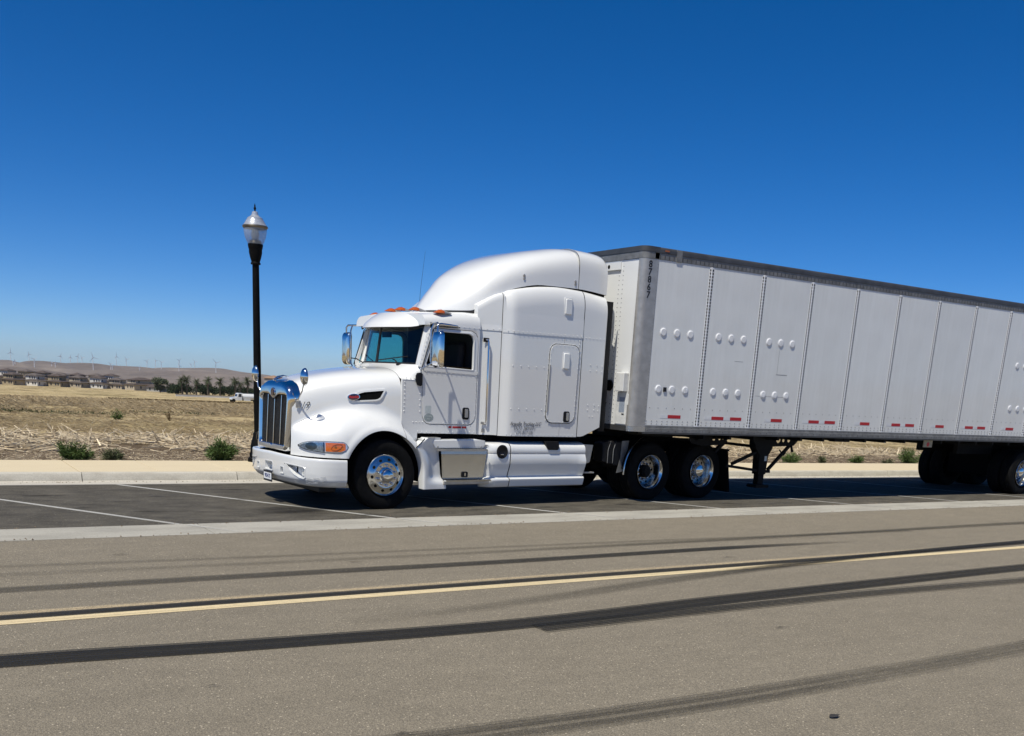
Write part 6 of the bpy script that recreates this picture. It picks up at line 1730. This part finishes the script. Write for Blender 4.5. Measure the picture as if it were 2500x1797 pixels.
shrub(1.9, 21.0, .32, .50, 160, 'thin dry brown weed stalks standing in the straw', 'drystem', None, ln=.06, wd=.012)
shrub(15.0, 5.0, .55, .32, 1500, 'green shrub seen beyond the landing gear under the trailer', 'shrub', g)
shrub(16.25, 5.0, .24, .20, 500, 'small tuft under the middle of the trailer, left of two', 'weed', g)
shrub(17.75, 5.0, .45, .26, 1000, 'low spreading tuft under the middle of the trailer, right of two', 'shrub', g)
shrub(20.2, 5.05, .85, .46, 2200, 'tall green bush at the front edge of the black trailer skirt', 'shrub', g)
shrub(19.1, 4.95, .35, .12, 350, 'flat low weed beside the tall bush under the trailer', 'weed', g)
# greenish strips of regrowth out in the field
n = 5200
x = rng.uniform(-7, 6, n); y = rng.uniform(26, 34, n) + (x * .3); kp = hnoise(x * .4, y, 2.2, 44) > .5; x, y = x[kp], y[kp]; n = len(x)
blades('green_regrowth', M['weed'], np.stack([x, y, field_z(x, y)], 1), rng.uniform(0, 2 * PI, n), rng.uniform(.3, 1.2, n), rng.uniform(.06, .18, n), np.full(n, .02), 'olive green regrowth in bands across the straw field')
n = 6000
x = rng.uniform(36, 82, n); y = 185 + rng.uniform(0, 60, n); kp = hnoise(x, y * .4, 7, 45) > .42; x, y = x[kp], y[kp]; n = len(x)
blades('tall_dry_grass', M['drystem'], np.stack([x, y, field_z(x, y)], 1), rng.uniform(0, 2 * PI, n), rng.uniform(.5, 1.5, n), rng.uniform(.15, .5, n), np.full(n, .16), 'tall rusty dry grass in front of the far white truck')

# ================================================================== FAR FARM TRUCK, WALL, TREES
ft = empty('tank_truck', (73.4, 262.0, -7.68), .03); tag(ft, 'white tank truck parked far off at the edge of the field', 'truck')
MB().prism([(0, .75), (.05, 1.15), (.35, 1.32), (1.35, 1.45), (1.55, 1.5), (1.55, .55), (.95, .55), (.8, .85), (.45, .85), (.3, .55)], 1, -1.0, 1.0).build('hood', M['paint'], ft, bevel=.06)
cbk = MB().prism([(1.5, .55), (1.5, 1.5), (1.85, 2.45), (2.0, 2.55), (2.95, 2.55), (3.0, 2.45), (3.0, .55)], 1, -1.05, 1.05).build('cab', M['paint'], ft, bevel=.06)
MB().prism([(1.9, 1.55), (2.1, 2.35), (2.75, 2.35), (2.8, 1.5)], 1, -1.07, 1.07).build('side_window', M['window_dark'], cbk)
MB().prism([(1.56, 1.56), (1.86, 2.36), (1.84, 2.4), (1.5, 1.6)], 1, -.85, .85).build('windscreen', M['window_dark'], cbk)
MB().lathe([(.5, 3.3), (.92, 3.4), (.95, 3.6), (.95, 9.0), (.9, 9.2), (.5, 9.3)], (0, 0, 1.55), 'x', 20).build('tank', M['paint'], ft, smooth=40)
MB().box(2.6, 9.4, -.6, .6, .55, .75).build('chassis', M['blackmetal'], ft)
MB().box(3.4, 9.2, -.5, .5, 2.42, 2.52).build('catwalk', M['galv'], ft)
for k, x in enumerate((.62, 7.2, 8.4)):
    for s in (-1, 1): MB().lathe([(.2, -.14), (.46, -.14), (.5, -.06), (.5, .06), (.46, .14), (.2, .14)], (x, s * .9, .5), 'y', 18).build('wheel', M['rubber'], ft, smooth=40)
MB().box(3.5, 5.4, -1.02, -.85, .5, .95).build('side_locker', M['paint'], ft)
fw_ = empty('boundary_wall', (74.6, 330.0, -8.75)); tag(fw_, 'low white boundary wall in front of the palms', 'wall')
MB().box(0, 22, -.12, .12, -.5, .62).build('wall', M['wall_white'], fw_)
MB().box(0, 22, -.17, .17, .62, .70).build('coping', M['wall_cream'], fw_)

def tree(x, y, z, h, w, n, label, leaf, group=None, trunk=.18, kind='tree', cx=1.0, ln=.5, shape='round'):
    t = empty(kind, (x, y, z)); tag(t, label, 'tree', group)
    b = MB(); b.tube([(0, 0, -.4), (.05, 0, h * .3), (-.04, .03, h * .62)], [trunk, trunk * .75, trunk * .3], 7)
    for k in range(5):
        a = rng.uniform(0, 2 * PI); b.tube([(0, 0, h * rng.uniform(.22, .4)), (math.cos(a) * w * .16, math.sin(a) * w * .16, h * .55), (math.cos(a) * w * .3, math.sin(a) * w * .3, h * rng.uniform(.6, .8))], [trunk * .5, trunk * .35, trunk * .12], 5)
    b.build('trunk', M['bark'], t)
    if shape == 'round':
        C = [np.array([rng.normal(0, .24) * w, rng.normal(0, .24) * w, h * rng.uniform(.30, .86)]) for _ in range(13)]; Rr = [w * rng.uniform(.13, .26) for _ in C]
    else:
        C = [np.array([rng.normal(0, .05) * w, rng.normal(0, .05) * w, h * u]) for u in np.linspace(.1, .92, 11)]; Rr = [w * .5 * (math.sin(PI * min(.97, u * .85 + .18)) ** .8) * rng.uniform(.7, 1.1) for u in np.linspace(.1, .95, 11)]
    def fn(i):
        k = rng.integers(len(C)); d = rng.normal(0, 1, 3); d /= np.linalg.norm(d); r = Rr[k] * (rng.random() ** .4)
        return C[k] + d * r * np.array([1, 1, .85]), d
    leaf_cloud(n, fn, ln, ln * .55).build('crown', M[leaf], t, fixn=False)
    return t
def palm(x, y, z, h, r, seed, label, lean=0.0):
    t = empty('palm_tree', (x, y, z)); tag(t, label, 'palm tree', 'palms in front of the hedge')
    rg = np.random.default_rng(seed)
    b = MB(); b.tube([(0, 0, -.5), (lean * .3, 0, h * .4), (lean, 0, h)], [.30, .24, .26], 8); b.build('trunk', M['bark'], t)
    b = MB()
    for k in range(52):
        a = rg.uniform(0, 2 * PI); el = rg.uniform(-.75, 1.35); L = r * rg.uniform(.8, 1.1); bend = rg.uniform(.6, 1.1)
        pts = []
        for u in np.linspace(0, 1, 7):
            e = el - bend * u ** 1.5 * 1.1
            if not pts: pts.append(np.array([lean, 0, h])); continue
            pts.append(pts[-1] + np.array([math.cos(a) * math.cos(e), math.sin(a) * math.cos(e), math.sin(e)]) * L / 6)
        for i in range(6):
            p, q = pts[i], pts[i + 1]; d = q - p; s = np.cross(d, [0, 0, 1]); s /= np.linalg.norm(s) + 1e-9
            for sg in (-1, 1):
                for f in (0.0, .33, .66):
                    o = p + d * f; w = r * .20 * math.sin(PI * min(.95, (i + f) / 6 * .85 + .12))
                    b.add([o, o + d * .22, o + d * .55 + s * sg * w + np.array([0, 0, -w * .45])], [(0, 1, 2)])
    b.build('crown', M['palm_leaf'], t, fixn=False)
PALMS = [(85.2, -3.7, 2.4, 'palm at the left end of the row, one of a leaning pair'), (87.0, -3.3, 2.7, 'tallest palm near the left end of the row'), (90.4, -3.9, 2.2, 'smaller palm third from the left in the row'), (94.6, -3.3, 2.5, 'palm in the middle of the row with a wide crown'), (99.2, -3.5, 2.6, 'palm right of the middle, its crown low and round'), (105.0, -2.9, 2.6, 'tall palm above the cab of the far white truck'), (107.0, -4.1, 2.2, 'short palm between the two at the right end'), (109.7, -2.9, 2.6, 'rightmost palm of the row, nearest the lamp post')]
for i, (x, z, r, lb) in enumerate(PALMS):
    zb = -8.95; palm(x, 365.0, zb, z - zb - .4, r, 100 + i, lb, rng.uniform(-.3, .3))
tree(85.1, 400.0, -9.8, 5.6, 5.2, 2600, 'rounded grey green olive tree beside the last house', 'olive_leaf', ln=.55)
hz_lab = ['dark hedge tree behind the left pair of palms', 'dark hedge tree behind the smaller third palm', 'dark hedge tree filling the gap left of the middle palm', 'dark hedge tree behind the middle palm', 'dark hedge tree in the gap right of the middle palm', 'dark hedge tree behind the low round palm', 'dark hedge tree left of the tall palm', 'dark hedge tree behind the far truck cab', 'dark hedge tree behind the rightmost palm', 'dark hedge tree nearest the lamp post', 'dark hedge tree hidden partly by the lamp post', 'dark hedge tree just right of the olive tree']
for i in range(12):
    x = 87.2 + i * 2.95 if i < 11 else 87.6
    tree(x + rng.uniform(-.4, .4), 385 + rng.uniform(-4, 4), -9.8, rng.uniform(3.4, 4.4), 4.3, 900, hz_lab[i], 'dark_leaf', 'hedge trees behind the palms', ln=.6)
for i, (x, zt) in enumerate(((85.3, -5.2), (86.2, -5.6), (87.0, -6.0), (88.3, -6.1), (89.0, -6.3))):
    tree(x, 388, -9.8, zt + 9.8, 1.1, 420, ['tallest dark cypress spike beside the olive tree', 'second dark cypress spike from the olive tree', 'third dark cypress spike from the olive tree', 'fourth dark cypress spike, close to the left palms', 'lowest dark cypress spike by the left palms'][i], 'dark_leaf', 'cypress spikes beside the olive tree', kind='cypress_tree', ln=.35, shape='spike', trunk=.1)

# ================================================================== HOUSES
def hip(b, x0, x1, y0, y1, z, h, ov=.45):
    x0 -= ov; x1 += ov; y0 -= ov; y1 += ov; w = min(x1 - x0, y1 - y0) / 2
    if x1 - x0 >= y1 - y0: r = [(x0 + w, (y0 + y1) / 2), (x1 - w, (y0 + y1) / 2)]
    else: r = [((x0 + x1) / 2, y0 + w), ((x0 + x1) / 2, y1 - w)]
    V = [(x0, y0, z), (x1, y0, z), (x1, y1, z), (x0, y1, z), (*r[0], z + h), (*r[1], z + h), (x0, y0, z - .18), (x1, y0, z - .18), (x1, y1, z - .18), (x0, y1, z - .18)]
    if x1 - x0 >= y1 - y0: F = [(0, 1, 5, 4), (2, 3, 4, 5), (1, 2, 5), (3, 0, 4)]
    else: F = [(0, 1, 4), (1, 2, 5, 4), (2, 3, 5), (3, 0, 4, 5)]
    b.add(V, F + [(6, 7, 1, 0), (7, 8, 2, 1), (8, 9, 3, 2), (9, 6, 0, 3), (9, 8, 7, 6)])
def house(x, y, z, label, wall, rot=PI / 4, group=None, L=7.6, W=6.4, h1=2.55, h2=4.75, wins=True, roof='roof'):
    t = empty('house', (x, y, z), rot); tag(t, label, 'house', group)
    MB().box(-L / 2, L / 2, -W / 2, W / 2, -1.0, h1).build('wall', M[wall], t)
    b = MB(); hip(b, -L / 2, L / 2, -W / 2, W / 2, h1 + .05, .95, .5); b.build('lower_roof', M[roof], t)
    ux0, ux1, uy0, uy1 = -L / 2 + 1.9, L / 2 - .2, -W / 2 + 1.9, W / 2 + .9
    MB().box(ux0, ux1, uy0, uy1, h1 - .2, h2).build('upper_wall', M[wall], t)
    b = MB(); hip(b, ux0, ux1, uy0, uy1, h2 + .05, 1.05, .5); b.build('upper_roof', M[roof], t)
    if wins:   # lit west fronts look down -x, shaded fronts down -y
        for yy in (-2.1, -.9, 1.4): MB().box(-L / 2 - .05, -L / 2 + .02, yy - .33, yy + .33, .9, 1.95).build('window', M['window_dark'], t)
        for yy in (uy0 + .8, uy0 + 1.9, uy0 + 3.2): MB().box(ux0 - .05, ux0 + .02, yy - .3, yy + .3, 3.35, 4.3).build('window', M['window_dark'], t)
        MB().prism([(1.0 + 1.1 * math.cos(a), .1 + 1.5 * math.sin(a)) for a in np.linspace(0, PI, 9)], 1, -W / 2 - .05, -W / 2 + .02).build('garage_door', plain('garage_door_paint', (.30, .27, .23), .7), t)
        MB().box(-2.9, -2.2, -W / 2 - .05, -W / 2 + .02, .9, 1.95).build('window', M['window_dark'], t)
        MB().box(ux0 + 1.2, ux0 + 2.0, uy0 - .05, uy0 + .02, 3.35, 4.2).build('window', M['window_dark'], t)
cols = ['wall_tan', 'wall_white', 'wall_tan', 'wall_cream', 'wall_white', 'wall_cream']
hl_ = ['tan two storey house with brown roof at the left edge of the row', 'white fronted house second from the left in the front row', 'olive tan house third from the left in the front row', 'cream house fourth from the left in the front row', 'brightest white house fifth from the left in the front row', 'cream house sixth from the left, beside the wide house']
for i, x in enumerate((39.4, 48.5, 57.6, 66.4, 75.2, 83.6)):
    house(x + 1.2, 482.0, -11.35 - .04 * i, hl_[i], cols[i], group='front row of houses beyond the field', rot=PI / 4 + rng.uniform(-.12, .12), h2=4.75 + rng.uniform(-.25, .3), L=7.6 + rng.uniform(-.5, .6), roof=['roof', 'roof_b'][i % 2])
house(30.0, 482, -11.3, 'house cut by the left edge of the photo', 'wall_cream', group='front row of houses beyond the field')
bl = ['brown roof in the back row above the tan left house', 'brown roof in the back row between the tan and white houses', 'brown roof in the back row above the second white house', 'brown roof in the back row above the olive tan house', 'brown roof in the back row left of the cream house', 'brown roof in the back row above the fifth white house', 'brown roof in the back row above the sixth house', 'brown roof in the back row nearest the wide house']
for i in range(8):
    house(34.5 + 7.9 * i, 520 + (i % 2) * 6, -11.1 + (i % 3) * .12, bl[i], ['wall_cream', 'wall_white', 'wall_tan'][i % 3], rot=PI / 4 + rng.uniform(-.3, .3), h2=4.8 + rng.uniform(-.3, .5), roof=['roof_b', 'roof'][i % 2], group='back row of houses behind the front row', wins=True)
house(88.5, 452.0, -10.6, 'wide house with a long upper window band at the right of the row', 'wall_cream', rot=.35, L=11.5, W=7.5, h2=4.5)
house(90.6, 430.0, -10.6, 'last low house beside the olive tree', 'wall_grey', rot=PI / 4, L=7, W=6, h1=2.3, h2=2.4)
house(125.6, 380.0, -9.0, 'house with a tan hipped roof right of the lamp post', 'wall_grey', rot=.55, L=7.0, W=6.5, h1=3.0, h2=7.2, roof='roof_tan')

# ================================================================== WIND TURBINES
def turbine(x, y, z, h, rot, yaw):
    t = empty('wind_turbine', (x, y, z))
    t.rotation_euler = (0, 0, yaw)
    MB().tube([(0, 0, -6), (0, 0, h)], [1.5, .9], 8).build('tower', M['turbine'], t, smooth=60)
    MB().box(-1.4, 1.4, -2.6, 2.2, h - .9, h + 1.3).build('nacelle', M['turbine'], t, bevel=.3)
    R_ = h * .55
    for k in range(3):
        a = rot + 2 * PI * k / 3
        dx, dz = math.cos(a), math.sin(a); b = MB()
        b.add([(dx * .5 - dz * 1.0, -3.0, h + dz * .5 + dx * 1.0), (dx * .5 + dz * .9, -3.2, h + dz * .5 - dx * .9), (dx * R_ * .3 + dz * 1.3, -3.3, h + dz * R_ * .3 - dx * 1.3), (dx * R_, -3.1, h + dz * R_), (dx * R_ * .3 - dz * .9, -3.0, h + dz * R_ * .3 + dx * .9), (dx * R_ * .3, -2.5, h + dz * R_ * .3)], [(0, 1, 2, 5), (5, 2, 3), (0, 5, 4), (5, 3, 4), (1, 0, 4, 2), (2, 4, 3)])
        b.build('blade', M['turbine'], t)
    return t
FRONT = [(400, 4300, -57, 27), (407, 4300, -56, 26), (474, 4300, -50, 38), (536, 4300, -61, 38), (549, 4300, -49, 26), (688, 4300, -54, 61), (754, 4300, -50, 35), (760, 4300, -51, 29), (865, 4300, -62, 41), (1023, 4300, -40, 31), (1177, 4300, -21, 34)]
BACK = [(485, 5300, -24, 35), (564, 5300, -22, 29), (702, 5300, -26, 33), (746, 5300, -21, 25), (779, 5300, -21, 31), (799, 5300, -20, 24), (957, 5300, -21, 41), (1005, 5300, -28, 37), (1103, 5300, -18, 23), (1145, 5300, -25, 34), (1174, 5300, -26, 29), (1262, 5300, -22, 39), (1322, 5300, -19, 20), (1342, 5300, -18, 33)]
TLAB = ['white turbine on the hill slope, left one of a close pair', 'white turbine on the hill slope, right one of a close pair', 'white turbine alone on the slope above the second house', 'white turbine on the slope with one blade pointing down left', 'short white turbine just right of the down-left bladed one', 'tallest white turbine rising from slope to above the ridge', 'white turbine above the fifth house, left one of two', 'white turbine above the fifth house, right one of two', 'white turbine on the slope above the wide house', 'white turbine on the slope above the left palms', 'small white turbine on the right hill shoulder',
        'faint turbine on the skyline at the far left', 'faint turbine on the skyline above the lone slope turbine', 'faint turbine on the skyline with a wide pale blade', 'lowest faint turbine near the middle of the skyline', 'faint skyline turbine left of the tallest white one', 'faint skyline turbine nearest the tallest white one', 'tall faint turbine on the skyline left of the wide house', 'faint skyline turbine above the wide house', 'low faint skyline turbine right of the wide house', 'faint skyline turbine with a bright blade above the olive tree', 'faint skyline turbine above the cypress spikes', 'faint skyline turbine above the left palms', 'lowest faint skyline turbine above the middle palms', 'faint skyline turbine above the low round palm']
for i, (x, y, z, h) in enumerate(FRONT + BACK):
    y2 = y + (60 if i % 2 else 0) if i < 11 else 5030.0
    k = y2 / y if i >= 11 else 1.0
    x2 = x * (y2 + 14) / (y + 14)
    zz = float(hill_z(np.array([x2]), np.array([y2]))[0])
    top = (z + h - 1.89) * (y2 + 14) / (y + 14) + 1.89
    t = turbine(x2, y2, zz - 2, max(top - zz + 2, 16), rng.uniform(0, 2), .35 + rng.normal(0, .25))
    tag(t, TLAB[i], 'wind turbine', 'wind turbines on the hills')
# fallen leaf on the road
MB().add([(0, 0, 0), (.05, .02, .006), (.11, .012, .004), (.12, -.02, .008), (.06, -.045, .004), (.01, -.03, .001)], [(0, 1, 2, 3, 4, 5)])
b = MB(); b.add([(0, 0, .010), (.05, .022, .022), (.11, .012, .014), (.125, -.02, .020), (.06, -.045, .016), (.01, -.03, .011), (.06, -.01, .012)], [(0, 1, 6), (1, 2, 6), (2, 3, 6), (3, 4, 6), (4, 5, 6), (5, 0, 6)])
lf = b.build('fallen_leaf', plain('dry_black_leaf', (.03, .027, .025), .8, var=.3), None, fixn=False); lf.scale = (.7, .7, .7); lf.location = (-1.40, -10.38, .004); tag(lf, 'small dark dead leaf lying on the near lane', 'leaf')
